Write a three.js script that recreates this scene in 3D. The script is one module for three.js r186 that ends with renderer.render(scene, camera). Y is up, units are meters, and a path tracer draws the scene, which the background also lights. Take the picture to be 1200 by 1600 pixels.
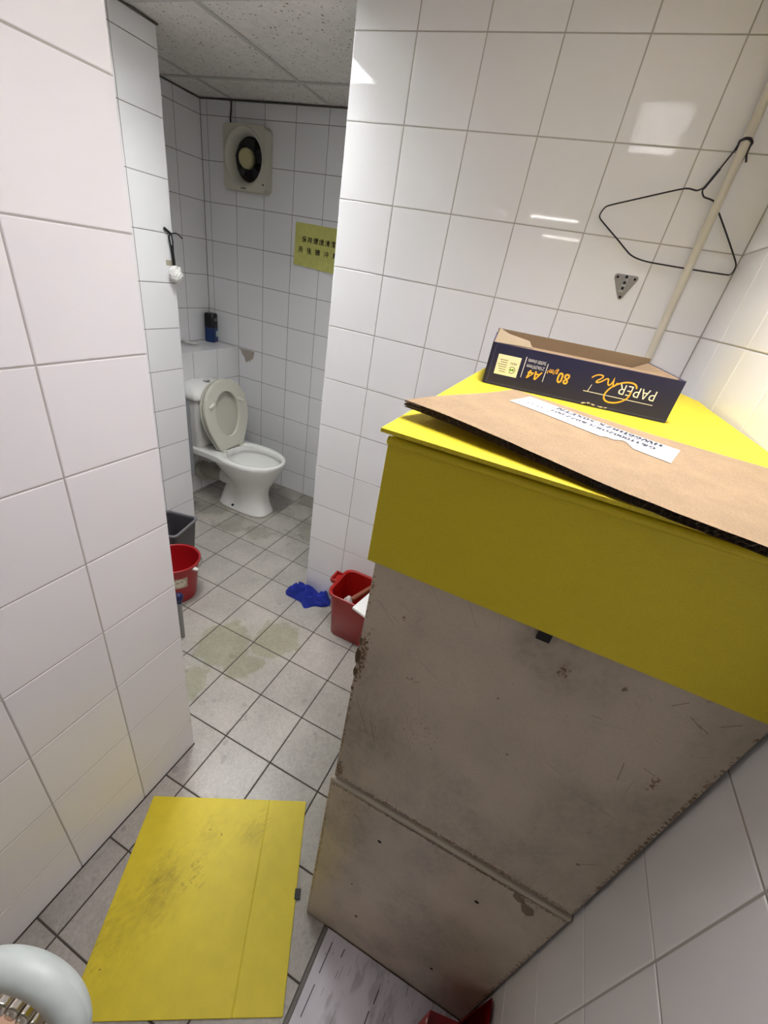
import * as THREE from 'three';
import { RectAreaLightUniformsLib } from 'three/addons/lights/RectAreaLightUniformsLib.js';
import { RoundedBoxGeometry } from 'three/addons/geometries/RoundedBoxGeometry.js';
import { mergeGeometries, mergeVertices, toCreasedNormals } from 'three/addons/utils/BufferGeometryUtils.js';
import { Brush, Evaluator, SUBTRACTION } from 'three-bvh-csg';
import { MarchingCubes } from 'three/addons/objects/MarchingCubes.js';

// ------------------------------------------------------------ camera, light, exposure
const renderer = new THREE.WebGLRenderer({ antialias: true });
renderer.toneMapping = THREE.LinearToneMapping;
renderer.toneMappingExposure = 1.36;
renderer.shadowMap.enabled = true;
RectAreaLightUniformsLib.init();
const scene = new THREE.Scene();
scene.background = new THREE.Color(0x000000);
const camera = new THREE.PerspectiveCamera(102.281, 0.75, 0.02, 30);
camera.position.set(1.28164, 1.57607, 1.08755);
const CX = new THREE.Vector3(0.90015624, 0.16154643, -0.40450155), CY = new THREE.Vector3(-0.33459918, 0.85102378, -0.4047245), CZ = new THREE.Vector3(0.27885864, 0.49966117, 0.82010766);
camera.quaternion.setFromRotationMatrix(new THREE.Matrix4().makeBasis(CX, CY, CZ));
camera.updateMatrixWorld(true);
const LAMP = { shower: { rgb: [1.0, 0.94, 0.985], power: 28, glow: 23 }, toilet: { rgb: [0.98, 1.0, 1.0], power: 33, glow: 20 }, rear: { rgb: [1.0, 0.95, 0.91], power: 19, glow: 9 } };

// ------------------------------------------------------------ room measures (metres)
const XL = 0.524, ZL = 0.477, XR = 1.599, ZM = -0.44, XE = 0.3935, ZB = -1.33, XP = -0.553, ZP = -0.595, XT = -1.07, XG = -0.82, YG = 0.953, CEIL = 2.23, XD = 0.6;
const ROWS = [0]; for (let k = 0; k < 11; k++) ROWS.push(0.1535 + 0.2006 * k); ROWS.push(CEIL);

// ------------------------------------------------------------ helpers
function rng(s) { return () => { s |= 0; s = s + 0x6D2B79F5 | 0; let t = Math.imul(s ^ s >>> 15, 1 | s); t = t + Math.imul(t ^ t >>> 7, 61 | t) ^ t; return ((t ^ t >>> 14) >>> 0) / 4294967296; }; }
const rand = rng(7);
function hash(x, y, s = 0) { let h = Math.imul(x, 374761393) + Math.imul(y, 668265263) + Math.imul(s, 974634777); h = Math.imul(h ^ h >>> 13, 1274126177); return ((h ^ h >>> 16) >>> 0) / 4294967296; }
function vnoise(x, y, s = 0, per = 0) {
  const xi = Math.floor(x), yi = Math.floor(y), fx = x - xi, fy = y - yi, u = fx * fx * (3 - 2 * fx), v = fy * fy * (3 - 2 * fy);
  const w = (a) => per ? ((a % per) + per) % per : a;
  const a = hash(w(xi), w(yi), s), b = hash(w(xi + 1), w(yi), s), c = hash(w(xi), w(yi + 1), s), d = hash(w(xi + 1), w(yi + 1), s);
  return a + (b - a) * u + (c - a) * v + (a - b - c + d) * u * v;
}
function fbm(x, y, s = 0, o = 4, per = 0) { let r = 0, a = 0.5, t = 0; for (let i = 0; i < o; i++) { r += a * vnoise(x, y, s + i, per); t += a; a *= 0.5; x *= 2; y *= 2; per *= 2; } return r / t; }
const lerp = (a, b, t) => a + (b - a) * t, clamp = (x, a = 0, b = 1) => Math.min(b, Math.max(a, x)), sstep = (a, b, x) => { const t = clamp((x - a) / (b - a)); return t * t * (3 - 2 * t); };
function dataTex(w, h, fn, { srgb = true, repeat = null } = {}) {
  const d = new Uint8Array(w * h * 4);
  for (let j = 0; j < h; j++) for (let i = 0; i < w; i++) { const c = fn((i + 0.5) / w, (j + 0.5) / h, i, j), k = 4 * (j * w + i); d[k] = clamp(c[0], 0, 255); d[k + 1] = clamp(c[1], 0, 255); d[k + 2] = clamp(c[2], 0, 255); d[k + 3] = 255; }
  const t = new THREE.DataTexture(d, w, h); t.magFilter = THREE.LinearFilter; t.minFilter = THREE.LinearFilter; t.wrapS = t.wrapT = THREE.RepeatWrapping;
  if (srgb) t.colorSpace = THREE.SRGBColorSpace;
  if (repeat) t.repeat.set(...repeat);
  t.needsUpdate = true; return t;
}
function canvasTex(w, h, draw) {
  const c = document.createElement('canvas'); c.width = w; c.height = h; draw(c.getContext('2d'), w, h);
  const t = new THREE.CanvasTexture(c); t.wrapS = t.wrapT = THREE.RepeatWrapping; t.colorSpace = THREE.SRGBColorSpace; return t;
}
function mat(color, roughness = 0.6, extra = {}) { return new THREE.MeshPhysicalMaterial({ color, roughness, metalness: 0, ...extra }); }
function clean(g) { const n = g.index ? g.toNonIndexed() : g.clone(); for (const k of Object.keys(n.attributes)) if (!['position', 'normal', 'uv'].includes(k)) n.deleteAttribute(k); if (!n.attributes.normal) n.computeVertexNormals(); if (!n.attributes.uv) n.setAttribute('uv', new THREE.BufferAttribute(new Float32Array(n.attributes.position.count * 2), 2)); n.clearGroups?.(); return n; }
function merged(list) { return mergeGeometries(list.map(clean), false); }
function box(x0, x1, y0, y1, z0, z1) { return new THREE.BoxGeometry(x1 - x0, y1 - y0, z1 - z0).translate((x0 + x1) / 2, (y0 + y1) / 2, (z0 + z1) / 2); }
function rbox(x0, x1, y0, y1, z0, z1, r = 0.004, seg = 2) { return new RoundedBoxGeometry(x1 - x0, y1 - y0, z1 - z0, seg, Math.min(r, (x1 - x0) / 2.01, (y1 - y0) / 2.01, (z1 - z0) / 2.01)).translate((x0 + x1) / 2, (y0 + y1) / 2, (z0 + z1) / 2); }
function cyl(r0, r1, h, x, y, z, seg = 24) { return new THREE.CylinderGeometry(r1, r0, h, seg).translate(x, y + h / 2, z); }
function rod(a, b, r, seg = 12, r2 = r) { const A = new THREE.Vector3(...a), B = new THREE.Vector3(...b), d = B.clone().sub(A); const g = new THREE.CylinderGeometry(r2, r, d.length(), seg); g.applyQuaternion(new THREE.Quaternion().setFromUnitVectors(new THREE.Vector3(0, 1, 0), d.normalize())); return g.translate((A.x + B.x) / 2, (A.y + B.y) / 2, (A.z + B.z) / 2); }
function tube(pts, r, seg = 40, rad = 8, tension = 0.3) { return new THREE.TubeGeometry(new THREE.CatmullRomCurve3(pts.map((p) => new THREE.Vector3(...p)), false, 'catmullrom', tension), seg, r, rad, false); }
function loft(rings, { cap0 = false, cap1 = false, crease = 0.9 } = {}) {
  const n = rings[0].length, pos = [], uv = [], idx = [];
  rings.forEach((r, j) => r.forEach((p, i) => { pos.push(...p); uv.push(i / n, j / (rings.length - 1)); }));
  for (let j = 0; j < rings.length - 1; j++) for (let i = 0; i < n; i++) { const a = j * n + i, b = j * n + (i + 1) % n, c = a + n, d = b + n; idx.push(a, c, b, b, c, d); }
  const cap = (j, flip) => { const r = rings[j], m = [0, 0, 0]; r.forEach((p) => { for (let k = 0; k < 3; k++) m[k] += p[k] / n; }); const ci = pos.length / 3; pos.push(...m); uv.push(0.5, 0.5); for (let i = 0; i < n; i++) { const a = j * n + i, b = j * n + (i + 1) % n; flip ? idx.push(ci, a, b) : idx.push(ci, b, a); } };
  if (cap0) cap(0, true); if (cap1) cap(rings.length - 1, false);
  const g = new THREE.BufferGeometry(); g.setAttribute('position', new THREE.Float32BufferAttribute(pos, 3)); g.setAttribute('uv', new THREE.Float32BufferAttribute(uv, 2)); g.setIndex(idx);
  return toCreasedNormals(g, crease);
}
function rrect(cx, cz, hw, hd, r, y, seg = 6) { const out = []; const cs = [[1, 1, 0], [-1, 1, 1], [-1, -1, 2], [1, -1, 3]]; for (const [sx, sz, q] of cs) for (let i = 0; i <= seg; i++) { const a = q * Math.PI / 2 + i / seg * Math.PI / 2; out.push([cx + sx * (hw - r) + r * Math.cos(a), y, cz + sz * (hd - r) + r * Math.sin(a)]); } return out.reverse(); }
function shapeGeo(pts, t, bevel = 0, holes = [], curveSegments = 24) { const s = pts instanceof THREE.Shape ? pts : new THREE.Shape(pts.map((p) => new THREE.Vector2(...p))); s.holes.push(...holes); return new THREE.ExtrudeGeometry(s, { depth: t, bevelEnabled: bevel > 0, bevelSize: bevel, bevelThickness: bevel, bevelSegments: 3, curveSegments }); }

const taken = {};
function numbered(n) { const k = taken[n] = (taken[n] ?? -1) + 1; return k ? `${n}_${String(k).padStart(3, '0')}` : n; }
function prep(o) { o.castShadow = o.receiveShadow = true; return o; }
function part(name, geo, m, parent) { const o = prep(new THREE.Mesh(geo, m)); o.name = name; parent.add(o); return o; }
function thing(name, label, category, at = [0, 0, 0], ry = 0, group) { const o = new THREE.Group(); o.name = numbered(name); o.position.set(...at); o.rotation.y = ry; o.userData = { label, category }; if (group) o.userData.group = group; scene.add(o); return o; }
function single(name, geo, m, label, category, at = [0, 0, 0], ry = 0) { const o = prep(new THREE.Mesh(geo, m)); o.name = numbered(name); o.position.set(...at); o.rotation.y = ry; o.userData = { label, category }; scene.add(o); return o; }
function struct(name, geo, m, label, category) { const o = prep(new THREE.Mesh(geo, m)); o.name = name; o.userData = { kind: 'structure', label, category }; scene.add(o); return o; }

// ------------------------------------------------------------ materials of the setting
const waveTex = dataTex(256, 256, (u, v) => { const n = 255 * fbm(u * 4, v * 4, 3, 3, 4); return [n, n, n]; }, { srgb: false, repeat: [3, 3] });
const tileM = [0.875, 0.86, 0.885].map((k) => mat(new THREE.Color().setRGB(k * 0.99, k * 0.985, k), 0.035, { bumpMap: waveTex, bumpScale: 0.00005, ior: 1.5 }));
const groutM = mat(new THREE.Color().setRGB(0.44, 0.42, 0.39), 0.95), groutDarkM = mat(new THREE.Color().setRGB(0.24, 0.225, 0.205), 0.95);
const plasterM = mat(new THREE.Color().setRGB(0.66, 0.65, 0.63), 0.9);

const tileCache = {};
function tileGeo(w, h, t = 0.006, b = 0.0022) {
  const key = `${w.toFixed(4)}_${h.toFixed(4)}_${t}`; if (tileCache[key]) return tileCache[key];
  const a = w / 2, c = h / 2, pos = [], nor = [], uv = [];
  const quad = (P, N) => { for (const k of [0, 1, 2, 0, 2, 3]) { pos.push(...P[k]); nor.push(...N[k]); uv.push(P[k][0], P[k][1]); } };
  const ring = (ins, z) => [[a - ins, c - ins, z], [-a + ins, c - ins, z], [-a + ins, -c + ins, z], [a - ins, -c + ins, z]];
  const R0 = ring(0, -t), R1 = ring(0, -b), R2 = ring(b * 0.35, -b * 0.35), R3 = ring(b * 1.1, 0), up = [0, 0, 1];
  quad(R3, [up, up, up, up]);
  [[0, 1], [-1, 0], [0, -1], [1, 0]].forEach(([nx, ny], i) => { const j = (i + 1) % 4, s = [nx, ny, 0], m1 = [nx * 0.92, ny * 0.92, 0.39], m2 = [nx * 0.5, ny * 0.5, 0.866];
    quad([R0[i], R0[j], R1[j], R1[i]], [s, s, s, s]); quad([R1[i], R1[j], R2[j], R2[i]], [m1, m1, m2, m2]); quad([R2[i], R2[j], R3[j], R3[i]], [m2, m2, up, up]); });
  const g = new THREE.BufferGeometry();
  g.setAttribute('position', new THREE.Float32BufferAttribute(pos, 3)); g.setAttribute('normal', new THREE.Float32BufferAttribute(nor, 3)); g.setAttribute('uv', new THREE.Float32BufferAttribute(uv, 2));
  for (let q = 0; q < pos.length; q += 9) { // keep the winding outward
    const A = new THREE.Vector3(...pos.slice(q, q + 3)), B = new THREE.Vector3(...pos.slice(q + 3, q + 6)), C = new THREE.Vector3(...pos.slice(q + 6, q + 9)); if (B.sub(A).cross(C.sub(A)).dot(new THREE.Vector3(...nor.slice(q, q + 3))) < 0) { const P = g.attributes.position, i = q / 3; for (const at of ['position', 'normal', 'uv']) { const T = g.attributes[at], n = T.itemSize; for (let k = 0; k < n; k++) { const x = T.array[(i + 1) * n + k]; T.array[(i + 1) * n + k] = T.array[(i + 2) * n + k]; T.array[(i + 2) * n + k] = x; } } }
  }
  return tileCache[key] = g;
}
const AX = { '+x': [[0, 0, -1], [0, 1, 0], [1, 0, 0]], '-x': [[0, 0, 1], [0, 1, 0], [-1, 0, 0]], '+z': [[1, 0, 0], [0, 1, 0], [0, 0, 1]], '-z': [[-1, 0, 0], [0, 1, 0], [0, 0, -1]], '+y': [[1, 0, 0], [0, 0, -1], [0, 1, 0]] };
// hang tiles on a plane: us and vs are the joint positions along the plane's two world axes
function tileFace(parent, dir, plane, us, vs, { gap = 0.0021, mats = tileM, t = 0.006, tilt = 0.0022, geoFn = null, name = 'tile', drop = null } = {}) {
  const B = new THREE.Matrix4().makeBasis(...AX[dir].map((v) => new THREE.Vector3(...v)));
  for (let i = 0; i < us.length - 1; i++) for (let j = 0; j < vs.length - 1; j++) {
    const u0 = us[i], u1 = us[i + 1], v0 = vs[j], v1 = vs[j + 1], w = u1 - u0 - gap, h = v1 - v0 - gap; if (w < 0.008 || h < 0.008) continue;
    const uc = (u0 + u1) / 2, vc = (v0 + v1) / 2; if (drop && drop(uc, vc)) continue;
    const p = dir[1] === 'x' ? [plane, vc, uc] : dir[1] === 'z' ? [uc, vc, plane] : [uc, plane, vc];
    const g = geoFn ? geoFn(w, h, uc, vc) : tileGeo(w, h, t);
    const o = part(name, g, mats[Math.floor(rand() * mats.length)], parent);
    o.matrixAutoUpdate = true; o.quaternion.setFromRotationMatrix(B);
    o.quaternion.multiply(new THREE.Quaternion().setFromEuler(new THREE.Euler((rand() - 0.5) * tilt, (rand() - 0.5) * tilt, 0)));
    o.position.set(...p);
  }
}
function steps(a, b, first, pitch) { const r = [a]; for (let x = first; x < b - 0.012; x += pitch) if (x > a + 0.012) r.push(x); r.push(b); return r; }

// ------------------------------------------------------------ floor
const FX0 = -1.1, FX1 = 1.7, FZ0 = -1.4, FZ1 = 1.7;
const floorTex = dataTex(1200, 1328, (u, v) => {
  const x = lerp(FX0, FX1, u), z = lerp(FZ0, FZ1, v);
  const cell = hash(Math.floor(x / 0.2), Math.floor(z / 0.2), 5) - 0.5;
  let g = 166 + cell * 9 + (fbm(x * 9, z * 9, 11) - 0.5) * 26 + (vnoise(x * 300, z * 300, 2) - 0.5) * 17 + (vnoise(x * 120, z * 120, 4) - 0.5) * 9;
  let c = [g, g * 0.975, g * 0.925];
  const wx = x + (fbm(x * 14, z * 14, 21) - 0.5) * 0.12, wz = z + (fbm(x * 14, z * 14, 31) - 0.5) * 0.12;
  let s = 0; for (const [bx, bz, r] of [[0.3, 0.1, 0.13], [0.48, -0.06, 0.115], [0.44, 0.13, 0.085], [0.33, 0.3, 0.085], [0.25, 0.02, 0.07]]) s = Math.max(s, 1 - sstep(r * 0.82, r, Math.hypot(wx - bx, wz - bz)));
  s *= 0.75 + 0.35 * fbm(x * 40, z * 40, 8);
  c = [c[0] * (1 - 0.09 * s), c[1] * (1 - 0.085 * s), c[2] * (1 - 0.17 * s)];
  const d = sstep(0.74, 0.84, fbm(x * 26, z * 26, 77)) * 0.10; // scattered scuffs
  // ground-in dirt on the tiles round the pan
  const dd = sstep(0.42, 0.6, fbm(wx * 7, wz * 7, 55)) * (wz < -0.62 ? 1 : 0) * 0.12;
  const k = 1 - d - dd; return [c[0] * k, c[1] * k, c[2] * k * (1 - 0.25 * dd)];
});
const floorM = mat(0xffffff, 0.34, { map: floorTex, bumpMap: dataTex(256, 256, (u, v) => { const n = 255 * fbm(u * 64, v * 64, 9, 2, 64); return [n, n, n]; }, { srgb: false, repeat: [6, 6] }), bumpScale: 0.0003 });
const floor = struct('floor', box(-1.2, 1.75, -0.12, -0.0022, -1.45, 1.7), mat(new THREE.Color().setRGB(0.065, 0.055, 0.045), 0.95), 'beige grey square ceramic floor tiles with dark joints', 'floor');
{
  const us = steps(-1.0, XR, -1.0, 0.2), vs = steps(-1.4, 1.6, -1.4, 0.2);
  tileFace(floor, '+y', 0, us, vs, { gap: 0.0042, mats: [floorM], t: 0.008, tilt: 0.001, name: 'floor_tile', drop: (u, v) => (v > 1.0 && u < 0.4) || (u < XP - 0.2 && v > -0.5), geoFn: (w, h, uc, vc) => {
    const g = tileGeo(w, h, 0.008).clone(), p = g.attributes.position, uv = new Float32Array(p.count * 2);
    for (let i = 0; i < p.count; i++) { uv[2 * i] = (uc + p.getX(i) - FX0) / (FX1 - FX0); uv[2 * i + 1] = (vc - p.getY(i) - FZ0) / (FZ1 - FZ0); }
    g.setAttribute('uv', new THREE.BufferAttribute(uv, 2)); return g;
  } });
}
struct('floor_corridor', box(0.3, 1.75, -0.12, 0, 1.7, 4.9), mat(new THREE.Color().setRGB(0.4, 0.38, 0.35), 0.4), 'plain corridor floor behind the photographer', 'floor');

// ------------------------------------------------------------ walls
const wallLeft = struct('wall_left', box(0.40, XL - 0.0014, 0, CEIL, ZL + 0.0014, 4.8), groutM, 'white tiled wall end standing nearest at the left', 'wall');
tileFace(wallLeft, '+x', XL, [ZL, 0.680, 0.8812, 1.0826, 1.284, 1.4854, 1.6868], ROWS);
tileFace(wallLeft, '-z', ZL, [0.40, XL], ROWS);
part('plaster_panel', box(XL - 0.001, XL, 0, CEIL, 1.69, 4.8), plasterM, wallLeft);
part('base_joint', box(XL - 0.001, XL + 0.0028, 0, 0.0035, ZL, 1.69), mat(new THREE.Color().setRGB(0.05, 0.042, 0.035), 0.95), wallLeft);
const wallMid = struct('wall_middle', box(XE + 0.0014, 1.72, 0, CEIL, -0.56, ZM - 0.0014), groutM, 'white tiled wall behind the cabinet with hanger and pipe', 'wall');
tileFace(wallMid, '+z', ZM, [XE, 0.5937, 0.7958, 0.9979, 1.2, 1.402, XR], ROWS);
tileFace(wallMid, '-x', XE, [-0.56, ZM], ROWS);
const wallRight = struct('wall_right', box(XR + 0.0014, 1.72, 0, CEIL, ZM, 4.8), groutM, 'white tiled wall along the right side of the cabinet', 'wall');
tileFace(wallRight, '-x', XR, [ZM, -0.231, -0.028, 0.175, 0.378, 0.581, 0.784, 0.986, 1.188, 1.39, 1.6], ROWS);
part('plaster_panel', box(XR, XR + 0.001, 0, CEIL, 1.605, 4.8), plasterM, wallRight);
const wallPier = struct('wall_pier', box(-1.2, XP - 0.0014, 0, CEIL, ZP + 0.0014, 0.9), groutDarkM, 'narrow white tiled pier left of the toilet', 'wall');
tileFace(wallPier, '+x', XP, [ZP, -0.394, -0.193, 0.008, 0.209, 0.41, 0.61, 0.81, 0.9], ROWS);
tileFace(wallPier, '-z', ZP, steps(XT, XP, -0.953, 0.2), ROWS);
struct('wall_recess', box(-1.2, 0.42, 0, CEIL, 0.9, 1.0), plasterM, 'plain wall closing the recess behind the near wall', 'wall');
const wallFarLeft = struct('wall_far_left', box(-1.2, XT - 0.0014, 0, CEIL, ZB - 0.1, ZP), groutDarkM, 'grimy tiled wall above the ledge in the toilet corner', 'wall');
tileFace(wallFarLeft, '+x', XT, [ZB, -1.142, -0.942, -0.742, ZP], [YG, ...ROWS.slice(6)]);
const ledge = struct('wall_ledge', box(XT, XG - 0.0014, 0, YG - 0.0014, ZB, ZP), groutDarkM, 'low tiled ledge behind the cistern', 'ledge');
tileFace(ledge, '+x', XG, [ZB, -1.124, -0.922, -0.722, ZP], [0, ...ROWS.slice(1, 5), YG]);
tileFace(ledge, '+y', YG, [XT, -1.02, XG], [ZB, -1.124, -0.922, -0.722, ZP], { tilt: 0 });
const wallBack = struct('wall_back', box(-1.2, 0.72, 0, CEIL, ZB - 0.1, ZB - 0.0014), groutDarkM, 'tiled back wall of the toilet with the fan', 'wall');
tileFace(wallBack, '+z', ZB, [XT, -1.022, -0.822, -0.622, -0.422, -0.222, -0.022, 0.178, 0.378, XD], ROWS);
struct('wall_toilet_side', box(XD, 0.72, 0, CEIL, ZB, -0.56), plasterM, 'plain side wall of the toilet hidden by the partition', 'wall');
struct('wall_front', box(0.3, 1.75, 0, CEIL, 4.8, 4.9), plasterM, 'plain end wall of the corridor behind the photographer', 'wall');

// ------------------------------------------------------------ ceiling
const specks = []; for (let i = 0; i < 900; i++) specks.push([rand(), rand(), 0.0012 + rand() ** 3 * 0.007, 0.5 + rand() * 0.9, rand() * 3.14, rand()]);
const ceilTex = canvasTex(1024, 1024, (c, w) => {
  c.fillStyle = '#e4dfd9'; c.fillRect(0, 0, w, w);
  const id = c.getImageData(0, 0, w, w); for (let i = 0; i < w * w; i++) { const n = (hash(i % w, i / w | 0, 1) - 0.5) * 26 + (fbm((i % w) / 40, (i / w | 0) / 40, 6) - 0.5) * 20; for (let k = 0; k < 3; k++) id.data[4 * i + k] = clamp(id.data[4 * i + k] + n, 0, 255); } c.putImageData(id, 0, 0);
  for (const [x, y, r, e, a, t] of specks) { c.fillStyle = `rgba(${60 + t * 50},${50 + t * 48},${42 + t * 45},${0.45 + 0.5 * t})`; c.beginPath(); c.ellipse(x * w, y * w, r * w, r * w * e * 0.7, a, 0, 7); c.fill(); }
});
const ceilM = mat(0xffffff, 0.95, { map: ceilTex }), teeM = mat(new THREE.Color().setRGB(0.55, 0.53, 0.5), 0.5), roofM = mat(new THREE.Color().setRGB(0.2, 0.2, 0.2), 0.9);
const ceiling = struct('ceiling', box(-1.3, 1.8, 2.42, 2.5, -1.5, 5), roofM, 'suspended ceiling of speckled mineral panels in a metal grid', 'ceiling');
const GX = [-1.2, -0.84, -0.222, 0.388, 0.998, 1.608, 1.75], GZ = [-1.45, -1.06, -0.45, 0.16, 0.77, 1.38, 1.99, 2.6, 3.21, 3.82, 4.43, 4.9];
const isLamp = (i, j) => (i === 4 && j === 3) || (i === 2 && j === 2) || (i === 3 && (j === 7 || j === 9));
for (let i = 0; i < GX.length - 1; i++) for (let j = 0; j < GZ.length - 1; j++) {
  if (isLamp(i, j)) continue; if (GZ[j] > 1.9 && GX[i + 1] < 0.5) continue;
  const g = box(GX[i] + 0.004, GX[i + 1] - 0.004, CEIL + 0.003, CEIL + 0.018, GZ[j] + 0.004, GZ[j + 1] - 0.004), p = g.attributes.position, uv = g.attributes.uv; const o = rand(), q = rand();
  for (let k = 0; k < p.count; k++) uv.setXY(k, p.getX(k) / 0.6 + o, p.getZ(k) / 0.6 + q);
  part('ceiling_panel', g, ceilM, ceiling);
}
for (let i = 1; i < GX.length - 1; i++) part('ceiling_tee', merged([box(GX[i] - 0.011, GX[i] + 0.011, CEIL, CEIL + 0.002, -1.4, 4.85), box(GX[i] - 0.001, GX[i] + 0.001, CEIL, CEIL + 0.035, -1.4, 4.85)]), teeM, ceiling);
for (let j = 1; j < GZ.length - 1; j++) for (let i = 0; i < GX.length - 1; i++) { if (GZ[j] > 1.9 && GX[i + 1] < 0.5) continue; part('ceiling_tee', box(GX[i] + 0.011, GX[i + 1] - 0.011, CEIL - 0.0005, CEIL + 0.0025, GZ[j] - 0.011, GZ[j] + 0.011), teeM, ceiling); }
// dirty edge angle where the ceiling meets the toilet walls
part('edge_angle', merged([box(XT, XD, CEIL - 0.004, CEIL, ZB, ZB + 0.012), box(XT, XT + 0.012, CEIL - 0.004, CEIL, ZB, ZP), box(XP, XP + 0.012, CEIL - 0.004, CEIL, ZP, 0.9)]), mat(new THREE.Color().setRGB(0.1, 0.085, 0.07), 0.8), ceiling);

// ------------------------------------------------------------ louvred ceiling lights (three lanes, the middle tube burns)
const louvreDarkM = mat(new THREE.Color().setRGB(0.2, 0.2, 0.2), 0.4), louvrePaleM = mat(new THREE.Color().setRGB(0.5, 0.5, 0.5), 0.4), housingM = mat(new THREE.Color().setRGB(0.5, 0.5, 0.48), 0.5), offTubeM = mat(new THREE.Color().setRGB(0.8, 0.8, 0.78), 0.3);
function ceilingLight(x0, z0, lamp, label, flush = false, louvreM = louvreDarkM) {
  const t = thing('ceiling_light', label, 'ceiling light', [x0 + 0.305, CEIL, z0 + 0.305]);
  const w = 0.29, H = flush ? 0.03 : 0.078;
  part('housing', merged([box(-w, w, H + 0.034, H + 0.038, -w, w), box(-w - 0.003, -w, -0.001, H + 0.038, -w, w), box(w, w + 0.003, -0.001, H + 0.038, -w, w), box(-w - 0.003, w + 0.003, -0.001, H + 0.038, -w - 0.003, -w), box(-w - 0.003, w + 0.003, -0.001, H + 0.038, w, w + 0.003)]), housingM, t);
  part('rim', merged([box(-0.3, 0.3, -0.002, 0.0005, -0.3, -0.286), box(-0.3, 0.3, -0.002, 0.0005, 0.286, 0.3), box(-0.3, -0.286, -0.002, 0.0005, -0.286, 0.286), box(0.286, 0.3, -0.002, 0.0005, -0.286, 0.286)]), housingM, t);
  const col = new THREE.Color().setRGB(...lamp.rgb), glowM = new THREE.MeshStandardMaterial({ color: 0xffffff, emissive: col, emissiveIntensity: lamp.glow, roughness: 0.4 });
  if (!flush) {
    for (const x of [-0.097, 0.097]) part('lane_divider', box(x - 0.0015, x + 0.0015, 0.001, H, -w, w), louvreM, t);
    for (let k = 1; k < 6; k++) part('cross_blade', box(-w, w, 0.01, 0.068, -w + k * 2 * w / 6 - 0.001, -w + k * 2 * w / 6 + 0.001), louvreM, t);
    for (const x of [-0.195, 0.195]) part('lamp_tube', rod([x, H + 0.018, -0.285], [x, H + 0.018, 0.285], 0.013, 16), offTubeM, t);
  }
  const [gx, gz] = flush ? [0.25, 0.03] : [0.09, 0.28];
  part('glowing_diffuser', box(-gx, gx, flush ? 0.0 : H + 0.014, flush ? 0.004 : H + 0.018, -gz, gz), glowM, t);
  if (flush) part('cover_plate', merged([box(-w, w, 0.0045, 0.0075, -w, w)]), housingM, t);
  const l = new THREE.RectAreaLight(col, lamp.power, gx * 2, gz * 2); l.rotation.x = -Math.PI / 2; l.position.y = flush ? -0.004 : H + 0.010; l.name = 'lamp_light'; t.add(l);
  return t;
}
ceilingLight(0.998, 0.16, LAMP.shower, 'louvred ceiling light above the yellow covered cabinet, mirrored in the tiles');
ceilingLight(-0.222, -0.45, LAMP.toilet, 'louvred ceiling light in front of the toilet', false, louvrePaleM);
ceilingLight(0.388, 2.6, LAMP.rear, 'flat ceiling light nearer the photographer in the corridor behind', true);
ceilingLight(0.388, 3.82, LAMP.rear, 'flat ceiling light at the far end of the corridor behind', true);
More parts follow.
